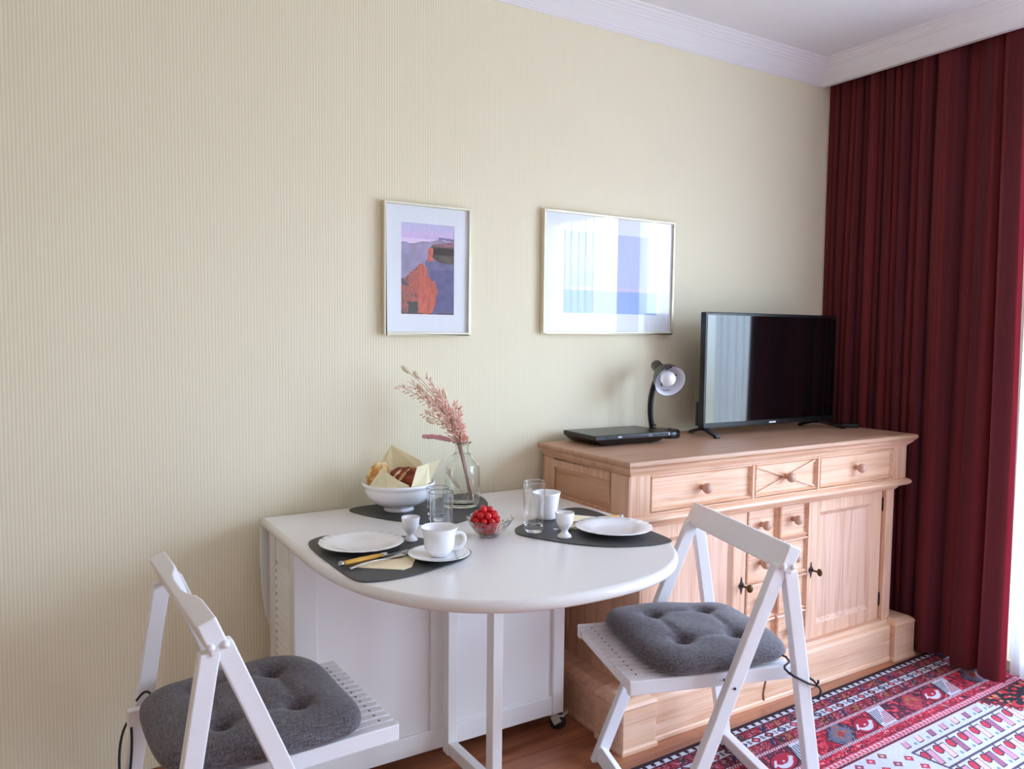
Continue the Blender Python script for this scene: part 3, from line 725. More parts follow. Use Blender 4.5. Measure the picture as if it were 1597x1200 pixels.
# castors
def castor(x, y, ang):
    c = Vector((x, y, 0)); d = Vector((math.cos(ang), math.sin(ang), 0)); s_ = Vector((-d.y, d.x, 0))
    f = MB(); f.tube([c+Vector((0, 0, .060)), c+Vector((0, 0, .044))], .007, 10)
    for k in (-1, 1): f.beam(c+s_*.0125*k+Vector((0, 0, .048))-d*.004, c+s_*.0125*k+Vector((0, 0, .022))+d*.010, d, .026, .003)
    f.beam(c+Vector((0, 0, .050))-d*.018, c+Vector((0, 0, .046))+d*.030, s_, .030, .006)
    f.beam(c+Vector((0, 0, .046))+d*.028, c+Vector((0, 0, .056))+d*.042, s_, .018, .004)
    o = tb(f).build('castor', M['hub'], TB, bevel=.001)
    wv = MB(); wc = c+d*.010+Vector((0, 0, .0275)); wv.lathe([(0, -.012), (.021, -.012), (.0265, -.009), (.0275, 0), (.0265, .009), (.021, .012), (0, .012)], 28, wc, s_)
    tb(wv).build('wheel', M['rubber'], o)
castor(CX1-.020, CY0+.022, -.48); castor(CX0+.03, CY0+.03, 2.2); castor(CX1-.03, CY1-.03, 1.0); castor(CX0+.03, CY1-.03, 2.6)

# ------------------------------------------------------------------ folding chairs
def chair(name, label, loc, rz, notch):
    T = thing(name, label, 'chair', loc, rz)
    W_, ua, za, uf, ur, du = .230, -.119, .707, .180, -.243, .010
    mt = M['chair_white']
    fa = Vector((ua+du, 0, za)); fb = Vector((uf, 0, 0)); ax = (fb-fa).normalized(); nx = Vector((-ax.z, 0, ax.x))
    if nx.x < 0: nx = -nx
    for s_ in (-1, 1):
        y = s_*W_
        for k, (u0, u1) in enumerate(((ua+du, uf), (ua-du, ur))):
            a = Vector((u0, y+(.002 if k else -.002)*s_, za)); b = Vector((u1, a.y, 0)); d = (b-a)/(b-a).length
            w_ = .036; m = MB(); hw = w_/2/abs(d.z)   # horizontal cut at the floor
            tp = a-d*.004 if k == 0 else a+d*.012
            v = []
            for yy in (-.0125, .0125):
                v += [(b.x-hw, b.y+yy, 0), (b.x+hw, b.y+yy, 0), (tp.x+hw, b.y+yy, tp.z), (tp.x-hw, b.y+yy, tp.z)]
            m.add(v, [(0, 1, 2, 3), (7, 6, 5, 4), (0, 4, 5, 1), (1, 5, 6, 2), (2, 6, 7, 3), (3, 7, 4, 0)])
            m.build('leg', mt, T, bevel=.003)
    # floor rails joining the two feet of each frame
    for u1, u0 in ((uf, ua+du), (ur, ua-du)):
        d = Vector((u1-u0, 0, -za)).normalized(); c = Vector((u1, 0, 0))-d*.024/abs(d.z)
        m = MB(); m.beam(c+Vector((0, -W_+.0125, 0)), c+Vector((0, W_-.0125, 0)), d, .040, .025)
        m.v = [(x, y, max(z, .001)) for x, y, z in m.v]
        m.build('floor_rail', mt, T, bevel=.003)
    # back rail
    rl, rw, rt = .052, .066, .036
    o = Vector((ua, 0, za))-ax*rl
    hw = .2485
    pr = [(-hw, -rt/2), (-hw, rt/2)]
    if notch:
        for v_, dd in ((-.135, 0), (-.10, .004), (-.075, .013), (-.04, .018), (.04, .018), (.075, .013), (.10, .004), (.135, 0)): pr.append((v_, rt/2-dd))
    pr += [(hw, rt/2), (hw, -rt/2)]
    m = MB(); m.prism(pr, 0, rw, frame=(o, (0, 1, 0), nx, ax))
    br = m.build('back_rail', mt, T, bevel=.004, seg=3)
    for s_ in (-1, 1):
        for k in (-1, 1):
            c = Vector((ua+k*.0125, s_*hw, za+.001*k)); mm = MB(); mm.lathe([(.0075, -.004), (.0075, .002), (.005, .0055), (0, .0065)], 14, c, (0, s_, 0)); mm.build('bolt_cap', mt, T)
    # seat
    sf, sr, sw, zt = .262, -.215, .192, .435
    m = MB()
    for s_ in (-1, 1): m.box(sr, sf, s_*sw, s_*(sw-.022), zt-.036, zt)
    m.box(sf-.030, sf-.006, -sw+.022, sw-.022, zt-.036, zt-.009); m.box(sr+.045, sr+.068, -sw+.022, sw-.022, zt-.036, zt-.009)
    m.box(ur+.16, ur+.182, -sw+.022, sw-.022, zt-.036, zt-.009)
    m.build('seat_frame', mt, T, bevel=.003)
    m = MB(); n = 13; y0 = -(sw-.0235); pw = 2*(sw-.0235)/n
    for k in range(n): m.box(sr+.040, sf-.001, y0+k*pw+.0028, y0+(k+1)*pw-.0028, zt-.009, zt-.0005)
    st = m.build('seat_slats', mt, T, bevel=.0015)
    for k in range(n): mm = MB(); mm.tube([(sf-.031, y0+(k+.5)*pw, zt-.001), (sf-.031, y0+(k+.5)*pw, zt+.0003)], .0024, 8); mm.build('screw', M['dark_gap'], st)
    # pivot pins holding the seat between the frames
    for s_ in (-1, 1):
        for (u0, u1) in ((ua+du, uf), (ua-du, ur)):
            t = 1-(zt-.022)/za; u = u0+(u1-u0)*t
            mm = MB(); mm.tube([(u, s_*(sw-.004), zt-.020), (u, s_*(W_+.0135), zt-.020)], .0032, 10); mm.build('pivot_pin', M['dark_metal'], T)
    return T
RC = ((-1.484, -.790, .0045), math.radians(162.831)); LC = ((-2.610, -.614, 0), math.radians(2.268))
chair('folding_chair', 'white wooden folding chair in front of the pine sideboard drawers, right of the table', RC[0], RC[1], False)
chair('folding_chair', 'white wooden folding chair at the left edge with notched back rail', LC[0], LC[1], True)

def cushion(name, label, loc, rz, ties, seed, tagged=False):
    T = thing(name, label, 'seat cushion', (loc[0], loc[1], .435+loc[2]), rz, )
    n = 72; rows = 26; rng = random.Random(seed)
    ctrl = [(.198, -.13), (.200, 0), (.198, .13), (.165, .195), (.10, .212), (0, .208), (-.10, .190), (-.165, .172), (-.198, .125), (-.206, 0), (-.198, -.125), (-.165, -.172), (-.10, -.190), (0, -.208), (.10, -.212), (.165, -.195)]
    ol = closed_spline(ctrl, 5); n = len(ol)
    bt = [(.078, .095), (.078, -.088), (-.080, .088), (-.078, -.088)]
    H = .060
    def top(x, y, rr):
        h = .5*H+.5*H*(max(0, 1-rr**3.6))**.55
        for bx, by in bt:
            d = math.hypot(x-bx, y-by); h -= .030*math.exp(-(d/.020)**2)+.007*math.exp(-(d/.05)**2)
        # soft pulls between the tufts
        for (ax_, ay_), (bx_, by_) in ((bt[0], bt[1]), (bt[2], bt[3]), (bt[0], bt[2]), (bt[1], bt[3])):
            vx, vy = bx_-ax_, by_-ay_; t = max(0, min(1, ((x-ax_)*vx+(y-ay_)*vy)/(vx*vx+vy*vy))); d = math.hypot(x-ax_-vx*t, y-ay_-vy*t)
            h -= .0055*math.exp(-(d/.012)**2)*(1-abs(2*t-1)*.5)
        return max(h, .012)+.0018*math.sin(x*31+seed)*math.sin(y*27)
    m = MB(); v = [(0, 0, top(0, 0, 0))]; f = []
    for k in range(1, rows+1):
        rr = (k/rows)**.85
        for p in ol: x, y = p[0]*rr*.985, p[1]*rr*.985; v.append((x, y, top(x, y, rr)))
    for a in range(1, 7):   # side wall round to the underside
        th = a/6*PI/2
        for p in ol: q_ = 1-.0*a; s_ = .985+.015*math.sin(th*2) if a < 4 else .985-.05*(a-3)/3; v.append((p[0]*s_, p[1]*s_, .5*H*(1-a/6)+.001))
    tot = rows+6
    for i in range(n): f.append((0, 1+i, 1+(i+1) % n))
    for k in range(tot-1):
        for i in range(n): j = (i+1) % n; f.append((1+k*n+i, 1+(k+1)*n+i, 1+(k+1)*n+j, 1+k*n+j))
    f.append(tuple(1+(tot-1)*n+i for i in range(n)))
    m.add(v, f, True); c = m.build('pad', M['fabric'], T); ss = c.modifiers.new('s', 'SUBSURF'); ss.levels = ss.render_levels = 1
    for bx, by in bt:
        mm = MB(); mm.ball((bx, by, top(bx, by, .4)-.001), .006, 10, 6, (1, 1, .5)); mm.build('tuft', M['tie'], T)
    for pts in ties:
        mm = MB(); mm.tube(pts, .0028, 8); mm.build('tie', M['tie'], T)
    if tagged:
        mm = MB(); mm.box(-.12, -.06, -.2135, -.2115, .004, .0075); mm.build('care_tag', M['white_print'], T)
    return T
def loop(p0, p1, p2, p3, n=14): return bez(p0, p1, p2, p3, n)
# right chair: twisted cord from the near rear corner round the rear leg (chair frame coordinates)
tR = [[(-.160, .165, .018), (-.168, .180, .016), (-.168, .196, .010), (-.146, .207, .006), (-.140, .217, .004), (-.140, .235, .001), (-.147, .2495, -.003), (-.166, .2495, -.013), (-.186, .2495, -.024), (-.205, .2495, -.031), (-.216, .240, -.033), (-.217, .224, -.030), (-.206, .211, -.024)],
      [(-.208, .2505, -.031), (-.216, .250, -.036), (-.220, .252, -.045), (-.217, .252, -.058), (-.213, .251, -.064)], [(-.208, .2505, -.029), (-.213, .250, -.024), (-.212, .251, -.018)]]
cushion('seat_cushion', 'grey tufted seat cushion on the chair before the sideboard drawers', RC[0], RC[1], tR, 1)
tL = [loop((-.165, .175, .02), (-.17, .20, .036), (-.18, .215, .016), (-.192, .212, .003)),
      loop((-.205, .214, -.036), (-.232, .216, -.06), (-.235, .216, -.16), (-.218, .214, -.23)) + loop((-.216, .214, -.20), (-.205, .214, -.17), (-.198, .214, -.07), (-.205, .214, -.038))]
cushion('seat_cushion', 'dark grey tufted seat cushion on the chair at the left edge', LC[0], LC[1], tL, 2, True)

# ------------------------------------------------------------------ placemats
TZ = .736
def placemat(label, pts):
    c = sum((Vector(p) for p in pts), Vector((0, 0)))/len(pts)
    ol = closed_spline([(p[0]-c.x, p[1]-c.y) for p in pts], 5)
    m = MB(); m.prism(ol, .0002, .0030, smooth=False)
    o = m.build('placemat', M['leather'], None, bevel=.0008, loc=(c.x, c.y, TZ)); return tag(o, label, 'placemat', 'dark leather placemats')
placemat('dark grey rounded triangular placemat under the left place setting, nearest the left chair',
    [(-2.41, -.383), (-2.38, -.347), (-2.337, -.335), (-2.283, -.353), (-2.2, -.412), (-2.143, -.48), (-2.100, -.575), (-2.087, -.624), (-2.096, -.660), (-2.141, -.703), (-2.187, -.723), (-2.243, -.743), (-2.302, -.756), (-2.360, -.757), (-2.400, -.742), (-2.416, -.70), (-2.420, -.577), (-2.420, -.46)])
placemat('dark grey rounded triangular placemat by the wall under the bread bowl and vase',
    [(-2.198, -.089), (-2.160, -.057), (-2.06, -.050), (-1.90, -.050), (-1.79, -.055), (-1.757, -.090), (-1.775, -.170), (-1.811, -.24), (-1.87, -.305), (-1.94, -.357), (-2.005, -.382), (-2.062, -.365), (-2.10, -.313), (-2.144, -.245), (-2.178, -.17)])
placemat('dark grey rounded triangular placemat under the right place setting beside the sideboard',
    [(-1.892, -.532), (-1.866, -.50), (-1.80, -.462), (-1.70, -.412), (-1.64, -.388), (-1.598, -.379), (-1.569, -.398), (-1.560, -.45), (-1.566, -.55), (-1.572, -.70), (-1.582, -.79), (-1.604, -.824), (-1.672, -.823), (-1.762, -.789), (-1.827, -.726), (-1.868, -.656), (-1.897, -.598), (-1.904, -.561)])

# ------------------------------------------------------------------ crockery
MZ = TZ+.0031
def plate(label, x, y, rot=0):
    def wob(k, a, r, z):
        if k < 1 or r < .075: return r, z
        s_ = .5+.5*math.cos(a*22); t = (r-.075)/.027; return r+.0016*s_*t, z+.0009*s_*t
    m = MB(); m.lathe([(.046, 0), (.048, .0015), (.058, .0045), (.067, .0085), (.080, .0115), (.102, .0160), (.1028, .0172), (.1015, .0182), (.080, .0140), (.067, .0112), (.057, .0072), (.046, .0048), (0, .0045)], 110, wob=wob)
    o = m.build('plate', M['china'], None, loc=(x, y, MZ)); o.rotation_euler.z = rot; return tag(o, label, 'plate', 'white fluted breakfast plates')
plate('white fluted plate on the left placemat', -2.311, -.492); plate('white fluted plate on the right placemat', -1.671, -.676, .1)
def cup(label, x, y, z, rz, lean=0):
    T = thing('cup', label, 'cup', (x, y, z), rz, 'white porcelain cups')
    m = MB(); m.lathe([(.022, .0), (.0235, .001), (.0245, .004), (.028, .007), (.0345, .016), (.0365, .030), (.0375, .046), (.0400, .058), (.0440, .0665), (.0445, .0675), (.0432, .0676), (.0385, .058), (.0358, .046), (.0348, .030), (.0325, .016), (.026, .0085), (0, .007)], 48)
    m.build('bowl', M['china'], T)
    m = MB(); m.tube(bez((.0362, 0, .050), (.050, 0, .058), (.062, 0, .050), (.060, 0, .036), 10)+bez((.060, 0, .036), (.057, 0, .020), (.046, 0, .014), (.034, 0, .016), 10)[1:], [.0042]*21, 10)
    m.build('handle', M['china'], T); return T
cup('white porcelain cup on a saucer, on the left placemat', -2.182, -.661, MZ+.0062, math.radians(-30))
# right cup: straighter, seen from the side away from its handle
T = thing('cup', 'tall white porcelain cup standing behind the right drinking glass', 'cup', (-1.742, -.458, MZ), math.radians(40), 'white porcelain cups')
m = MB(); m.lathe([(.026, .0), (.0285, .001), (.0305, .003), (.0320, .010), (.0335, .030), (.0365, .055), (.0395, .071), (.0415, .0765), (.0405, .0772), (.0380, .071), (.0350, .055), (.0320, .030), (.030, .010), (0, .007)], 48)
m.build('bowl', M['china'], T)
m = MB(); m.tube(bez((.034, 0, .058), (.050, 0, .064), (.060, 0, .052), (.058, 0, .036), 10)+bez((.058, 0, .036), (.055, 0, .020), (.046, 0, .014), (.031, 0, .018), 10)[1:], .004, 10); m.build('handle', M['china'], T)
m = MB(); m.lathe([(.028, 0), (.030, .001), (.038, .003), (.052, .0060), (.070, .0115), (.0735, .013), (.0728, .0142), (.069, .0130), (.052, .0085), (.038, .0055), (.026, .0048), (0, .0046)], 64, wob=lambda k, a, r, z: (r, z))
tag(m.build('saucer', M['china'], None, loc=(-2.184, -.664, MZ)), 'white saucer under the cup on the left placemat', 'saucer')
def eggcup(label, x, y, s_=1.0):
    m = MB(); m.lathe([(.018, 0), (.0185, .002), (.016, .006), (.009, .012), (.0085, .017), (.013, .023), (.019, .031), (.0215, .040), (.0225, .052), (.0238, .060), (.0232, .0610), (.0210, .052), (.0195, .040), (.016, .031), (0, .024)], 40)
    m.v = [(a*s_, b*s_, c*s_) for a, b, c in m.v]
    return tag(m.build('egg_cup', M['china'], None, loc=(x, y, MZ)), label, 'egg cup', 'white egg cups')
eggcup('white egg cup beside the plate on the left placemat', -2.178, -.487); eggcup('white egg cup beside the plate on the right placemat', -1.815, -.652, 1.07)
def tumbler(label, x, y, r0, r1, h, base, z=MZ):
    m = MB(); t = .0014
    m.lathe(dense([(r0*.5, 0), (r0*.93, 0), (r0, .002), (r1, h-.001), (r1-.0006, h), (r1-t, h-.001), (r0+(r1-r0)*.2-t, base+.006), (r0*.88, base+.001), (r0*.75, base), (0, base-.001)]), 64)
    return tag(m.build('drinking_glass', M['glass'], None, loc=(x, y, z)), label, 'drinking glass', 'clear drinking glasses')
tumbler('tall clear drinking glass on the right placemat in front of the cup', -1.853, -.563, .0245, .031, .136, .018)
tumbler('tall clear drinking glass just behind the cup and saucer', -2.133, -.570, .0245, .031, .136, .018)
tumbler('short clear drinking glass between the tall glass and the bread bowl', -2.020, -.318, .026, .032, .092, .014)

# ------------------------------------------------------------------ cutlery and paper napkins
def paper(label, pts, z, pos):
    m = MB(); c = Vector(pos)
    n = len(pts); m.prism([(x-c.x, y-c.y) for x, y in pts], 0, .0016)
    return tag(m.build('paper_napkin', M['napkin'], None, bevel=.0004, loc=(c.x, c.y, z)), label, 'napkin', 'cream paper napkins')
paper('cream paper napkin under the knife and fork on the left placemat', [(-2.385, -.640), (-2.297, -.711), (-2.270, -.700), (-2.232, -.640), (-2.262, -.592)], MZ, (-2.30, -.65))
paper('cream paper napkin under the cutlery behind the right plate', [(-1.660, -.452), (-1.575, -.560), (-1.600, -.600), (-1.745, -.606), (-1.762, -.575), (-1.73, -.53)], MZ, (-1.67, -.55))
def table_knife(label, a, b, z, sl=.004):
    A = Vector((a[0], a[1], 0)); B = Vector((b[0], b[1], 0)); d = (B-A); L = d.length; ang = math.atan2(d.y, d.x)
    T = thing('table_knife', label, 'knife', (a[0], a[1], z), ang, 'table knives')
    hl = L*.52
    m = MB(); m.lathe([(.0048, .0), (.0062, .010), (.0068, hl*.45), (.0058, hl*.85), (.0048, hl)], 16, (.008, 0, .0068), (1, 0, 0)); m.v = [(x, y, .0068+(zz-.0068)*.85) for x, y, zz in m.v]; m.build('handle', M['handle_yellow'], T)
    m = MB(); m.lathe([(0, -.001), (.006, .001), (.007, .006), (.006, .011)], 16, (-.002, 0, .0068), (1, 0, 0)); m.build('pommel', M['chrome'], T); m = MB(); m.lathe([(.0052, 0), (.0048, .014), (.0036, .018)], 16, (.008+hl, 0, .0066), (1, 0, 0)); m.build('ferrule', M['chrome'], T)
    m = MB(); x0 = .008+hl+.016; m.prism([(x0, -.004), (L*.9, -.0085), (L, -.002), (L, .003), (L*.95, .006), (x0, .005)], .0028, .0044); m.build('blade', M['chrome'], T, bevel=.0004)
def table_fork(label, a, b, z):
    A = Vector((a[0], a[1], 0)); B = Vector((b[0], b[1], 0)); d = (B-A); L = d.length; ang = math.atan2(d.y, d.x)
    T = thing('table_fork', label, 'fork', (a[0], a[1], z), ang, 'table forks')
    m = MB(); m.grid(lambda u, v: (u*L*.62, (v-.5)*.010*(1-.55*u), .003+.0045*math.sin(u*PI)), 12, 2); m.grid(lambda u, v: (u*L*.62, (v-.5)*.010*(1-.55*u), .0012+.0045*math.sin(u*PI)), 12, 2)
    for s_ in (0, 1): m.grid(lambda u, v: (u*L*.62, (s_-.5)*.010*(1-.55*u), .0012+.0018*v+.0045*math.sin(u*PI)), 12, 1)
    m.build('handle', M['chrome'], T)
    m = MB(); m.grid(lambda u, v: (L*.62+u*L*.20, (v-.5)*(.006+.016*math.sin(u*PI/2)), .003+.002*u), 8, 4); m.grid(lambda u, v: (L*.62+u*L*.20, (v-.5)*(.006+.016*math.sin(u*PI/2)), .0018+.002*u), 8, 4)
    for k in range(4): y = -.0085+k*.0057; m.beam((L*.82, y, .0045), (L, y, .0055), (0, 1, 0), .003, .0014)
    m.build('head', M['chrome'], T)
table_knife('table knife with honey-coloured handle on the left placemat', (-2.413, -.628), (-2.222, -.586), MZ+.0020)
table_fork('steel table fork lying beside the knife on the left napkin', (-2.400, -.655), (-2.222, -.606), MZ+.0020)
table_knife('table knife with honey-coloured handle behind the right plate', (-1.556, -.572), (-1.745, -.552), MZ+.0020)
table_fork('steel table fork on the napkin left of the right plate', (-1.640, -.590), (-1.812, -.606), MZ+.0020)
T = thing('teaspoon', 'steel teaspoon lying on the saucer beside the left cup', 'spoon', (-2.184, -.664, MZ+.0016), 0)
m = MB(); a_ = Vector((.012, -.040, .0095)); b_ = Vector((.012, -.098, .022))
m.beam((.036, -.008, .0115), (.018, -.052, .0135), (1, 0, 0), .004, .0012); m.beam((.018, -.052, .0135), (.004, -.086, .0165), (1, .1, 0), .0085, .0014); m.build('handle', M['chrome'], T)
m = MB(); m.ball((.045, .008, .0108), .013, 16, 6, (.62, 1, .16)); m.build('scoop', M['chrome'], T)

# ------------------------------------------------------------------ red currants in a glass bowl
BX, BY = -1.977, -.542
def wobb(k, a, r, z):
    t = max(0, (r-.022)/.038); s_ = abs(math.cos(a*5)); r = r+(.0005*math.cos(a*40) if .006 < z < .040 and r > .025 else 0); return r*(1+.05*t*s_), z+.006*t*(s_-.5)*(1 if z > .03 else .3)
m = MB(); m.lathe(dense([(.010, 0), (.020, 0), (.022, .001), (.024, .003), (.038, .014), (.050, .030), (.060, .047), (.0602, .0485), (.0588, .0482), (.048, .031), (.036, .016), (.022, .0055), (0, .005)]), 240, wob=wobb)
tag(m.build('glass_bowl', M['glass'], None, loc=(BX, BY, TZ+.0002)), 'small scalloped clear glass bowl holding the red currants', 'bowl')
rnd = random.Random(4); pts = []
rtv = Vector((.853, -.522, 0)); fwv = Vector((.522, .853, 0))
off = -rtv*.011
for z, R_, n in ((.0160, .015, 5), (.0175, .0, 1), (.031, .026, 8), (.030, .009, 2), (.046, .031, 9), (.045, .0165, 5), (.046, 0, 1), (.060, .0245, 8), (.061, .009, 3), (.073, .011, 3)):
    ph = rnd.random()*6
    for k in range(n):
        a = ph+2*PI*k/n; pts.append((R_*math.cos(a)+rnd.uniform(-.001, .001)+off.x*(1 if z > .02 else .3), R_*math.sin(a)+rnd.uniform(-.001, .001)+off.y*(1 if z > .02 else .3), z-.001))
b0 = None
for i, p in enumerate(pts):
    if b0 is None:
        b0 = thing('red_currant', 'round glossy red currant heaped in the small glass bowl', 'berry', (0, 0, 0), 0, 'red currants in the glass bowl')
        m = MB(); m.ball((0, 0, 0), .0090, 20, 14); m.build('skin', M['berry'], b0)
        m = MB(); m.lathe([(.0013, 0), (.0008, .0015), (.0013, .0025), (0, .0026)], 8, (0, 0, .0083)); m.build('tip', M['dark_metal'], b0)
        b = b0
    else:
        b = b0.copy(); COL.objects.link(b)
        for ch in list(b0.children): c = ch.copy(); COL.objects.link(c); c.parent = b
    b.location = (BX+p[0], BY+p[1], TZ+p[2]); b.rotation_euler = (rnd.uniform(-1.2, 1.2), rnd.uniform(-1.2, 1.2), rnd.uniform(0, 6)); s_ = rnd.uniform(.96, 1.06); b.scale = (s_, s_, s_)

# ------------------------------------------------------------------ bread bowl
WX, WY = -2.066, -.150
m = MB(); m.lathe([(.044, 0), (.046, .001), (.044, .008), (.043, .012), (.060, .017), (.083, .030), (.098, .048), (.1035, .066), (.104, .074), (.1075, .076), (.1085, .082), (.107, .086), (.1045, .086), (.1035, .080), (.1005, .066), (.094, .049), (.079, .033), (.057, .020), (0, .016)], 72)
tag(m.build('bread_bowl', M['china'], None, loc=(WX, WY, MZ)), 'large white footed bowl holding the bread by the wall', 'bowl')
def wl(a, z, b=0):  # offsets along the bowl: a right, b towards the room, z up from the table
    q_ = rtv*a - fwv*b; return (q_.x, q_.y, z)
T = thing('bread_liner', 'pale yellow paper napkin folded around the bread in the white bowl', 'napkin', (WX, WY, MZ))
def sheet(tris, name='fold'):
    m = MB()
    for pl in tris:
        v = [Vector(wl(*p)) for p in pl]; n = (v[1]-v[0]).cross(v[2]-v[0]).normalized()*.0006
        k = len(v); vv = [p+n for p in v]+[p-n for p in v]
        m.add(vv, [tuple(range(k)), tuple(range(k, 2*k))[::-1]]+[(i, (i+1) % k, k+(i+1) % k, k+i) for i in range(k)])
    return m.build(name, M['liner'], T)
# (a, z, b): a = metres right of the bowl centre, z height above the mat
sheet([[(-.070, .080, -.060), (-.056, .150, -.066), (-.030, .186, -.060), (-.022, .080, -.072)], [(-.022, .080, -.072), (-.030, .186, -.060), (.058, .140, -.055), (.078, .092, -.052)]])
sheet([[(-.084, .072, .040), (-.042, .135, .020), (-.030, .120, .045), (-.022, .078, .078), (-.060, .074, .064)], [(-.022, .078, .078), (-.030, .120, .045), (.010, .100, .068), (.040, .088, .076), (.044, .072, .080)]])
sheet([[(.045, .074, .080), (.052, .100, .072), (.060, .136, .040), (.090, .142, .010), (.098, .088, .020)], [(.045, .074, .080), (.090, .142, .010), (.124, .152, -.005), (.096, .090, .025), (.086, .078, .050)]])
def bread(name, label, c, mat, sc_, R_, rot, fn):
    m = MB(); m.ball((0, 0, 0), R_, 40, 26, sc_, fn=fn); o = m.build(name, mat, None, loc=(WX+c[0], WY+c[1], MZ+c[2])); o.rotation_euler = rot
    return tag(o, label, 'bread')
def crust(name, c1, c2, c3, scl, lo=.42, hi=.62):
    q = NT(name); tcn = q.n('ShaderNodeTexCoord'); n = q.n('ShaderNodeTexNoise'); n.inputs['Scale'].default_value = scl; n.inputs['Detail'].default_value = 6; n.inputs['Distortion'].default_value = .6; q.l(tcn.outputs['Object'], n.inputs['Vector'])
    cr = q.n('ShaderNodeValToRGB'); e = cr.color_ramp.elements; e[0].position = lo; e[0].color = s2l(c1)+(1,); e[1].position = hi; e[1].color = s2l(c3)+(1,); k = e.new((lo+hi)/2); k.color = s2l(c2)+(1,)
    q.l(n.outputs['Fac'], cr.inputs[0]); q.l(cr.outputs[0], q.p.inputs['Base Color']); q.p.inputs['Roughness'].default_value = .6; q.bump(n.outputs['Fac'], .6, .004); return q.m
M['roll'] = crust('pale_bread_crust', (204, 142, 70), (236, 190, 122), (250, 232, 190), 48)
M['lye'] = crust('brown_lye_crust', (118, 50, 26), (150, 68, 34), (170, 84, 44), 22)
M['cut'] = crust('bread_cut', (214, 168, 120), (232, 194, 150), (240, 210, 170), 60)
nz = lambda s_: (lambda p: 1+.05*math.sin(p.x*9+s_)*math.sin(p.y*7+1)+.03*math.sin(p.z*13+s_*2))
a_ = wl(-.066, .100, -.012); bread('bread_roll', 'pale floury bread roll at the left of the white bowl', a_, M['roll'], (.86, .80, 1.22), .036, (.25, .45, .4), nz(1))
a_ = wl(.030, .098, .000)
o = bread('pretzel_roll', 'dark brown lye roll with pale slashes in the white bowl', a_, M['lye'], (1.62, .95, .86), .035, (0, .12, math.radians(-31)), nz(3))
for k, (x, yy, l_) in enumerate(((-.034, -.016, .020), (-.013, -.021, .024), (.030, -.020, .016))):
    m = MB()
    for u in range(9):
        t = u/8-.5; px_ = x+t*.020+.004*math.sin(t*3); th = t*1.7+.35
        R1, R2 = .035*.95, .035*.86; q_ = math.sqrt(max(.05, 1-(px_/(.035*1.62))**2)); m.ball((px_, -math.cos(th)*R1*q_*.97, math.sin(th)*R2*q_*.97), .0062*(1-1.2*abs(t)), 8, 6, (1, .5, 1))
    m.build('slash', M['cut'], o)

# ------------------------------------------------------------------ bottle vase with dried flowers
VX, VY = -1.876, -.192
m = MB(); m.lathe(dense([(.040, 0), (.050, .002), (.0545, .010), (.0555, .030), (.0555, .105), (.052, .128), (.042, .146), (.028, .158), (.0205, .165), (.0195, .178), (.0215, .188), (.0285, .194), (.029, .197), (.0275, .198), (.0205, .190), (.0178, .178), (.0188, .166), (.026, .1565), (.040, .144), (.0495, .127), (.053, .105), (.053, .030), (.051, .016), (.040, .010), (0, .014)]), 64)
tag(m.build('bottle_vase', M['vase_glass'], None, loc=(VX, VY, MZ)), 'clear glass bottle vase with narrow neck on the wall-side placemat', 'vase')
M['stem'] = simple('dry_stem', (216, 184, 152), .8, var=.15, scale=40); M['stem_pink'] = simple('pink_dry_stem', (224, 180, 176), .8, var=.15, scale=40)
M['oat'] = simple('pink_oat_husk', (255, 212, 196), .7, var=.12, scale=90); M['oat2'] = simple('salmon_oat_husk', (252, 194, 174), .7, var=.12, scale=90); M['tail'] = simple('beige_bunny_tail', (236, 220, 190), .95, var=.1, scale=90); M['spike'] = simple('mauve_flower_spike', (240, 180, 190), .9, var=.15, scale=120)
def vl(px_, py_, b=0):   # photo-side sketch units: 507 per metre from the vase foot
    a = (px_-719)/507; z = (789-py_)/507; q_ = rtv*a-fwv*b; return Vector((q_.x, q_.y, z))
def stem_path(tip, b, foot, bend=.5, n=26):
    f0 = vl(foot, 786, b*.2); f0.z = .016
    nk = vl(717+(tip[0]-690)*.06, 697, b*.12); tp = vl(tip[0], tip[1], b)
    c1 = f0.lerp(nk, .6); c2 = nk+(nk-f0).normalized()*((tp-nk).length*bend)
    inner = [f0.lerp(nk, k/8) for k in range(8)]
    return inner+bez(nk, c2, c2.lerp(tp, .5), tp, n)
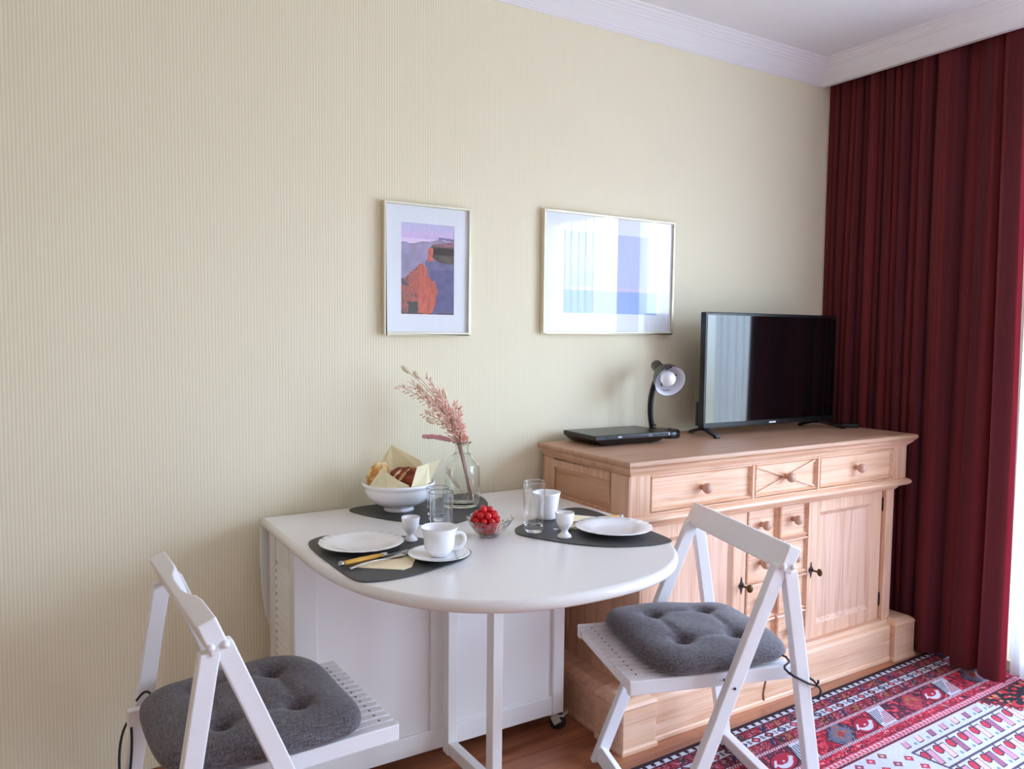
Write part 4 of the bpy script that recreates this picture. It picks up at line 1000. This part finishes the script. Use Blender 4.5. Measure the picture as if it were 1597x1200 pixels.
def dried(kind, label, tip, b, foot, bend, seed):
    rn = random.Random(seed); T = thing('dried_'+kind, label, 'dried flower', (VX, VY, MZ), 0, {'oat': 'dried pink oat grasses in the vase', 'bunny_tail': 'dried bunny-tail grasses in the vase'}.get(kind))
    P_ = stem_path(tip, b, foot, bend)
    m = MB(); m.tube(P_, [.0011]*len(P_), 6); m.build('stem', M['stem'] if seed % 2 else M['stem_pink'], T)
    m = MB()
    if kind == 'oat':
        total = len(P_); i0 = 12
        for k in range(44):
            t = k/43; i = i0+t*(total-1-i0); i_ = min(int(i), total-2); p = P_[i_].lerp(P_[i_+1], i-i_); d = (P_[i_+1]-P_[i_]).normalized()
            a = rn.uniform(0, 6.28); sd = d.cross(Vector((math.cos(a), math.sin(a), .3))).normalized()
            sp = (.012*(1-t)+.005)*rn.uniform(.4, 1.2); q_ = p+sd*sp+d*rn.uniform(0, .006)+Vector((0, 0, -.002))
            m.tube([p, q_], .0004, 3)
            dr = (d*.8+sd*.7+Vector((0, 0, -.15))).normalized(); rot = Vector((0, 0, 1)).rotation_difference(dr)
            m.ball(q_+dr*.004, .0064*rn.uniform(.8, 1.15), 6, 5, (.32, .32, 1), rot)
        m.build('husks', M['oat'] if seed % 3 else M['oat2'], T)
    elif kind == 'bunny_tail':
        d = (P_[-1]-P_[-3]).normalized(); rot = Vector((0, 0, 1)).rotation_difference(d)
        m.ball(P_[-1], .0120, 14, 10, (.66, .66, 1.25), rot, fn=lambda p: 1+.08*math.sin(p.x*23)*math.sin(p.y*19+p.z*17))
        for k in range(60):
            u = Vector((rn.gauss(0, 1), rn.gauss(0, 1), rn.gauss(0, 1))).normalized(); e1 = rot @ Vector((u.x*.0066, u.y*.0066, u.z*.0125)); m.tube([P_[-1]+e1, P_[-1]+e1*1.25+d*.004], .0003, 3)
        m.build('tuft', M['tail'], T)
    else:
        d = (P_[-1]-P_[-2]).normalized(); L_ = .074; base = P_[-1]-d*.0
        for k in range(130):
            t = k/129; a = k*2.4; c = P_[-1]-d*L_*(1-t)*1.0+Vector((0, 0, -.010*math.sin(t*3))); r_ = .0052*(1-.35*t)
            sd = d.cross(Vector((0, 0, 1))).normalized(); up_ = sd.cross(d); m.ball(c+(sd*math.cos(a)+up_*math.sin(a))*r_, .0024, 5, 4)
        m.build('florets', M['spike'], T)
    return T
OL = 'dried pink oat grass fanning out of the bottle vase'
oats = [((622, 602), .01, 736), ((638, 598), -.01, 734), ((652, 612), .0, 738), ((664, 588), .01, 732), ((672, 602), -.02, 735), ((684, 611), .02, 737), ((692, 626), -.01, 733), ((701, 640), .0, 736), ((706, 628), -.03, 738), ((712, 650), .02, 734), ((719, 664), -.01, 735), ((724, 678), .01, 737), ((690, 646), .03, 733), ((698, 662), -.02, 736), ((662, 644), .01, 735), ((668, 622), .03, 738), ((678, 628), -.03, 734), ((714, 636), .0, 737)]
for i, (tp, b, ft) in enumerate(oats): dried('oat', OL, tp, b, ft, .45, i+1)
BL = 'dried beige bunny-tail grass standing out of the bottle vase'
BN = ['leftmost and highest in the bouquet', 'second highest, just right of the highest', 'third highest, half behind pink oats', 'lowest, hanging left of the bouquet alone', 'in the middle among the pink oats']
for i, (tp, b, ft) in enumerate([((632, 578), .0, 734), ((650, 586), .01, 736), ((654, 606), -.01, 735), ((672, 656), .02, 733), ((692, 614), .0, 738)]): dried('bunny_tail', 'beige bunny-tail grass '+BN[i], tp, b, ft, .45, i+40)
def spike():
    T = thing('dried_flower_spike', 'dried mauve flower spike pointing left from the vase neck', 'dried flower', (VX, VY, MZ))
    P_ = [vl(735, 786)]+[vl(726, 740), vl(717, 700), vl(710, 690), vl(699, 686), vl(680, 682), vl(658, 681)]; P_[0].z = .016
    m = MB(); m.tube(P_, .0011, 6); m.build('stem', M['stem_pink'], T); m = MB(); rn = random.Random(2)
    for k in range(170):
        t = k/169; i = 3.8+t*2.2; i_ = min(int(i), 5); c = P_[i_].lerp(P_[i_+1], i-i_); a = k*2.4; r_ = .0055*(.70+.3*math.sin(t*PI))*rn.uniform(.7, 1.25)
        m.ball(c+(fwv*math.cos(a)+Vector((0, 0, 1))*math.sin(a))*r_, .0026, 5, 4)
    m.build('florets', M['spike'], T)
    T = thing('dried_oat', 'short dried pink oat sprig bent inside the bottle vase', 'dried flower', (VX, VY, MZ))
    P_ = bez(vl(732, 784), vl(722, 765), vl(704, 755), vl(695, 728), 16); P_ = [Vector((p.x, p.y, max(p.z, .016))) for p in P_]
    m = MB(); m.tube(P_, .001, 6); m.build('stem', M['stem_pink'], T); m = MB()
    for k in range(14):
        i = 8+k*.55; i_ = min(int(i), 15); p = P_[i_]; d = (P_[i_+1]-p).normalized(); sd = rtv*(1 if k % 2 else -1)*.004; rot = Vector((0, 0, 1)).rotation_difference((d+sd*120).normalized())
        m.ball(p+sd, .0055, 6, 5, (.32, .32, 1), rot)
    m.build('husks', M['oat'], T)
spike()

# ------------------------------------------------------------------ framed pictures
def frame_pic(name, label, x0, x1, z0, z1, art, art_fn, nu, nv, mat_name):
    cx, cz = (x0+x1)/2, (z0+z1)/2; w_, h_ = (x1-x0)/2, (z1-z0)/2
    T = thing(name, label, 'framed picture', (cx, 0, cz))
    m = MB(); b = .008
    for y0, y1, bb in ((-.024, -.001, b),):
        m.box(-w_, -w_+bb, y0, y1, -h_, h_); m.box(w_-bb, w_, y0, y1, -h_, h_); m.box(-w_+bb, w_-bb, y0, y1, h_-bb, h_); m.box(-w_+bb, w_-bb, y0, y1, -h_, -h_+bb)
    m.build('frame', M['frame_metal'], T, bevel=.002)
    m = MB(); i = .0075; ax0, ax1, az0, az1 = [q_-c for q_, c in zip(art, (cx, cx, cz, cz))]
    for a in ((-w_+i, ax0, -h_+i, h_-i), (ax1, w_-i, -h_+i, h_-i), (ax0, ax1, -h_+i, az0), (ax0, ax1, az1, h_-i)): m.box(a[0], a[1], -.0135, -.0115, a[2], a[3])
    m.build('mat_board', M['mat_board'], T)
    painted_grid('print', attr_mat(mat_name, .7), nu, nv, lambda U, V: (ax0+U*(ax1-ax0), -.0118+0*U, az0+V*(az1-az0)), art_fn, T)
    m = MB(); m.box(-w_+i, w_-i, -.0185, -.0165, -h_+i, h_-i); g = m.build('glazing', M['picture_glass'], T)
    m = MB(); m.box(-w_+.004, w_-.004, -.010, -.002, -h_+.004, h_-.004); m.build('backing', M['napkin'], T)
def cliff(U, V):
    x = U; y = V; cl = lambda c: np.array(s2l(c)); n1 = vnoise(x*9, y*16, 1); n2 = vnoise(x*24, y*40, 2); n3 = vnoise(x*50, y*22, 3)
    C_ = np.zeros(x.shape+(3,))
    t = np.clip((y-.80)/.20, 0, 1)[..., None]; C_[:] = cl((206, 182, 226))*(1-t)+cl((190, 190, 224))*t
    pk = np.exp(-((y-.885)/.03)**2)[..., None]; C_ = C_*(1-.5*pk)+cl((216, 184, 224))*.5*pk
    sea = (y < .835) & (y > .76); C_[sea] = cl((222, 200, 232))
    shore = .775+.055*np.clip((x-.1)/.6, 0, 1)+.006*np.sin(x*20)
    C_[(np.abs(y-shore-.004) < .004) & (x < .5)] = cl((240, 226, 240)); C_[(np.abs(y-.782) < .003) & (x < .12)] = cl((120, 90, 130))
    beach = y < shore; b = cl((158, 148, 178))[None, None]*(.85+.3*n1[..., None]); mixb = np.clip((.8-y)/.5, 0, 1)[..., None]; b = b*(1-mixb*.35)+cl((110, 108, 160))*mixb*.35
    C_[beach] = b[beach]
    dune = (x > .45+.35*(y-.2)*0) & (y < .60+.05*n1) & (y < .60) & beach & (x > .38); C_[dune] = (cl((112, 112, 152))*(.8+.4*n1[..., None]))[dune]
    foot = (x > .56) & (y < .5); C_[foot] = (cl((98, 98, 142))*(.8+.4*n1[..., None]))[foot]
    far = (x > .52) & (y > np.interp(x, [.5, .6, .77, 1], [.66, .62, .57, .575])-.02*(n1-.5)) & (y < np.interp(x, [.52, .58, 1], [.70, .765, .785])+.01*n1); C_[far] = (cl((92, 90, 84))*(.5+.8*n1[..., None]))[far]
    darkf = far & (y > .665) & (y < .745); C_[darkf] = cl((58, 54, 62))
    hl = (x > .60) & (y > .745+.02*n1) & (y < .82+.01*n2) & (y < .78+.1*(x-.6)); C_[hl] = (cl((150, 104, 120))*(.7+.6*n2[..., None]))[hl]; C_[(x > .84) & (np.abs(y-.842) < .010)] = cl((66, 56, 86)); C_[(x > .70) & (y > .835) & (y < .862-.03*(x-.7))] = cl((124, 120, 170))
    fc = (x > .50) & (x < .585+.02*n2) & (y > .585) & (y < .74) & (x > .50+.18*np.clip(y-.66, 0, 1)); C_[fc] = (cl((206, 104, 80))*(.75+.4*n2[..., None]))[fc]
    top = np.interp(x, [0, .02, .13, .25, .345, .37, .475, .51, .64, .70], [.37, .38, .43, .495, .55, .56, .52, .41, .36, .28])+.03*(n3-.5); edge = np.interp(y, [0, .15, .276, .36, .6], [.57, .655, .69, .64, .64])
    cliffm = (y < top) & (x < edge+.03*(n2-.5))
    base = cl((204, 100, 78))*(1-.55*np.clip((.36-x)/.3, 0, 1)[..., None])+cl((140, 92, 84))*.55*np.clip((.36-x)/.3, 0, 1)[..., None]
    st = .6*vnoise(x*46+y*8, y*9-x*6, 7)+.4*vnoise(x*90+y*30, y*40, 17); base = base*(.62+.62*st[..., None]); C_[cliffm] = base[cliffm]
    gr = cliffm & (st > .62) & (x < .32); C_[gr] = cl((82, 74, 72))
    dk = (x < .30+.03*n2) & (x > .10+.05*n2) & (y < .13+.02*n2); C_[dk] = cl((70, 72, 70))
    C_[(x < .14) & (y < .40-.5*x) & (y > .33-.2*x)] = cl((84, 72, 88))
    C_[(y < .012) & (n2 > .3)] = cl((70, 50, 60))
    C_ = C_*1.22*(.94+.12*n3[..., None]); return C_*.9+C_.mean(-1, keepdims=True)*.1+.012
frame_pic('framed_picture', 'small upright framed photograph of an orange cliff above a beach', -2.061, -1.756, 1.262, 1.674, (-2.000, -1.815, 1.327, 1.613), cliff, 150, 230, 'cliff_photograph')
def seaprint(U, V):
    cl = lambda c: np.array(s2l(c)); C_ = np.zeros(U.shape+(3,)); n = vnoise(U*60, V*3, 2); n2 = vnoise(U*30, V*20, 5)
    C_[:] = cl((206, 216, 250)); C_[V < .285] = cl((170, 196, 246)); C_[(V > .285) & (V < .33)] = cl((220, 216, 246)); 
    C_[(V < .008)] = cl((90, 100, 130)); return C_*(.97+.04*n[..., None]+.03*n2[..., None])
frame_pic('framed_picture', 'wide framed pale blue print reflecting the window', -1.471, -.863, 1.272, 1.702, (-1.379, -.942, 1.345, 1.635), seaprint, 90, 60, 'pale_sea_print')

# ------------------------------------------------------------------ disc player
SZ = .8902
T = thing('disc_player', 'slim black disc player on the left of the pine sideboard', 'disc player', (-1.235, -.15, SZ), math.radians(-2))
def hexa(b, t, z0, z1):
    v = [(x, y, z0) for x, y in b]+[(x, y, z1) for x, y in t]
    return v, [(3, 2, 1, 0), (4, 5, 6, 7), (0, 1, 5, 4), (1, 2, 6, 5), (2, 3, 7, 6), (3, 0, 4, 7)]
m = MB(); w_ = .162; m.add(*hexa([(-w_+.045, -.075), (w_-.045, -.075), (w_-.03, .10), (-w_+.03, .10)], [(-w_, -.098), (w_, -.098), (w_, .10), (-w_, .10)], .003, .026))
m.add(*hexa([(-w_, -.098), (w_, -.098), (w_, .10), (-w_, .10)], [(-w_, -.092), (w_, -.092), (w_, .10), (-w_, .10)], .026, .0395))
m.build('case', M['black'], T, bevel=.002)
m = MB(); m.box(-.115, .06, -.0985, -.097, .027, .034); m.build('disc_tray', M['black_matte'], T, bevel=.0005)
m = MB(); m.box(.085, .115, -.0988, -.097, .028, .034); m.box(.120, .150, -.0988, -.097, .028, .035); m.build('button', M['black_matte'], T, bevel=.0005)
m = MB(); x = -.070
for wdt in (.0022, .0022, .0026, .0022, .0024): m.box(x, x+wdt, -.0990, -.0984, .0295, .0345); x += wdt+.0007
m.build('wordmark', M['white_print'], T)
m = MB(); m.box(.150, .154, -.0990, -.0984, .0285, .036); m.build('indicator', M['white_print'], T)
m = MB()
for x, y in ((-.10, -.06), (.10, -.06), (-.10, .08), (.10, .08)): m.tube([(x, y, 0), (x, y, .004)], .008, 10)
m.build('rubber_feet', M['rubber'], T)

# ------------------------------------------------------------------ desk lamp
LX, LY = -.990, -.118
T = thing('desk_lamp', 'black gooseneck desk lamp with bell shade between disc player and television', 'lamp', (LX, LY, SZ))
m = MB(); m.lathe([(.060, 0), (.0615, .002), (.0615, .022), (.058, .027), (.020, .029), (0, .029)], 48); BS = m.build('base', M['black'], T, bevel=0)
m = MB(); m.lathe([(.008, 0), (.007, .003), (0, .004)], 14, (.012, -.020, .0285)); m.build('switch', M['black_matte'], BS)
N0 = Vector((-.035, .020, .028)); 
cap = Vector((-1.010-LX, -.108-LY, 1.146-SZ)); opn = Vector((-1.044-LX, -.208-LY, 1.1035-SZ)); axl = (opn-cap).normalized()
P_ = bez(N0, N0+Vector((-.022, 0, .075)), N0+Vector((-.012, .004, .13)), cap+axl*.026+Vector((-.010, .012, -.022)), 20)
m = MB(); m.tube([N0+Vector((0, 0, -.002)), N0+Vector((0, 0, .018))], .0125, 16); m.tube(P_, .0100, 14)
for k in range(60):
    i = k/59*19.8; i_ = int(i); p = P_[i_].lerp(P_[i_+1], i-i_); d = (P_[i_+1]-P_[i_]).normalized(); m.tube([p-d*.001, p+d*.001], .0107, 14)
m.build('gooseneck', M['black'], T)
L_ = (opn-cap).length
prof_o = [(.0, -.030), (.017, -.030), (.0205, -.026), (.0215, .020), (.0235, .030), (.031, .040), (.042, .056), (.052, .078), (.0585, L_), (.0595, L_+.001)]
prof_i = [(.0580, L_-.001), (.0505, .078), (.0405, .057), (.028, .042), (.018, .034), (0, .033)]
m = MB(); m.lathe(prof_o+[(.0580, L_+.001), (.0582, L_-.002)], 48, cap, axl, cap=False)
SH = m.build('shade', M['black'], T); 
me = SH.data
m = MB(); m.lathe(prof_i, 48, cap, axl, cap=False); m.build('shade_lining', M['shade_in'], SH)
m = MB(); bc = cap+axl*(L_-.022); m.ball(bc, .0275, 32, 20); m.lathe([(.014, -.060), (.014, -.035), (.022, -.018)], 24, bc, axl); m.build('bulb', M['bulb'], T)
s1 = axl.cross(Vector((0, 0, 1))).normalized(); u1 = s1.cross(axl)
m = MB()
for a in (1.9, 3.0, 5.0): d = s1*math.cos(a)+u1*math.sin(a); m.beam(cap+axl*.050+d*.018, cap+axl*.075+d*.040, d, .003, .004)
m.build('bulb_clip', M['black_matte'], SH)
m = MB()
for k in range(6):
    a = -PI/2-.32+k*.10; d = s1*math.cos(a)+u1*math.sin(a); d2 = s1*math.cos(a+.06)+u1*math.sin(a+.06); m.beam(cap+axl*.088+d*.0492, cap+axl*.088+d2*.0492, axl, .004, .0012)
m.build('inscription', M['grey_print'], SH)

# ------------------------------------------------------------------ television
T = thing('television', 'flat black television standing on the right half of the pine sideboard', 'television', (-.492, -.195, SZ), math.atan2(-.020, .735))
hw, z0, z1 = .368, .030, .466
m = MB(); m.box(-hw, hw, -.006, .020, z0, z1); m.build('bezel', M['black'], T, bevel=.003)
m = MB(); m.add(*hexa([(-hw+.012, .020), (hw-.012, .020), (hw-.03, .062), (-hw+.03, .062)], [(-hw+.05, .020), (hw-.05, .020), (hw-.09, .050), (-hw+.09, .050)], z0+.004, z0+.26)); m.box(-hw+.008, hw-.02, .020, .045, z0+.006, z0+.10)
m.build('back_housing', M['black_matte'], T, bevel=.003)
m = MB(); m.box(-hw+.010, hw-.010, -.0072, -.0058, z0+.020, z1-.011); m.build('screen', M['screen'], T)
m = MB(); m.box(-hw+.003, hw-.003, -.0078, -.0058, z0+.0015, z0+.0165); m.build('chin', M['black'], T, bevel=.0015)
m = MB(); x = .012
for wdt in (.0060, .0065, .0068, .0060, .0062, .0062): m.box(x-.030, x-.030+wdt-.0006, -.0085, -.0076, z0+.0055, z0+.0125); x += wdt
m.build('wordmark', M['white_print'], T)
m = MB(); m.box(.075, .079, -.0085, -.0076, z0+.006, z0+.010); m.build('power_light', M['grey_print'], T)
for x in (-.345, .292):
    m = MB(); sx_ = -1 if x < 0 else 1
    for e_ in ((x-.012, -.068), (x+.018, .098)) if x < 0 else ((x-.010, .09), (x+.058, -.068)):
        m.beam((x, .012, .029), (e_[0], e_[1], .0075), (1, 0, 0), .022, .011)
        m.box(e_[0]-.011, e_[0]+.011, e_[1]-.006, e_[1]+.006, 0, .010)
    m.box(x-.013, x+.013, -.004, .030, .020, .036); m.build('foot', M['black'], T, bevel=.0015)
m = MB(); m.box(-.045, .045, -.022, .022, 0, .016)
o = m.build('set_top_box', M['black'], None, bevel=.003, loc=(-.088, -.245, SZ)); o.rotation_euler.z = math.radians(-38)
tag(o, 'small flat black box lying at the right end of the sideboard beside the television', 'box')
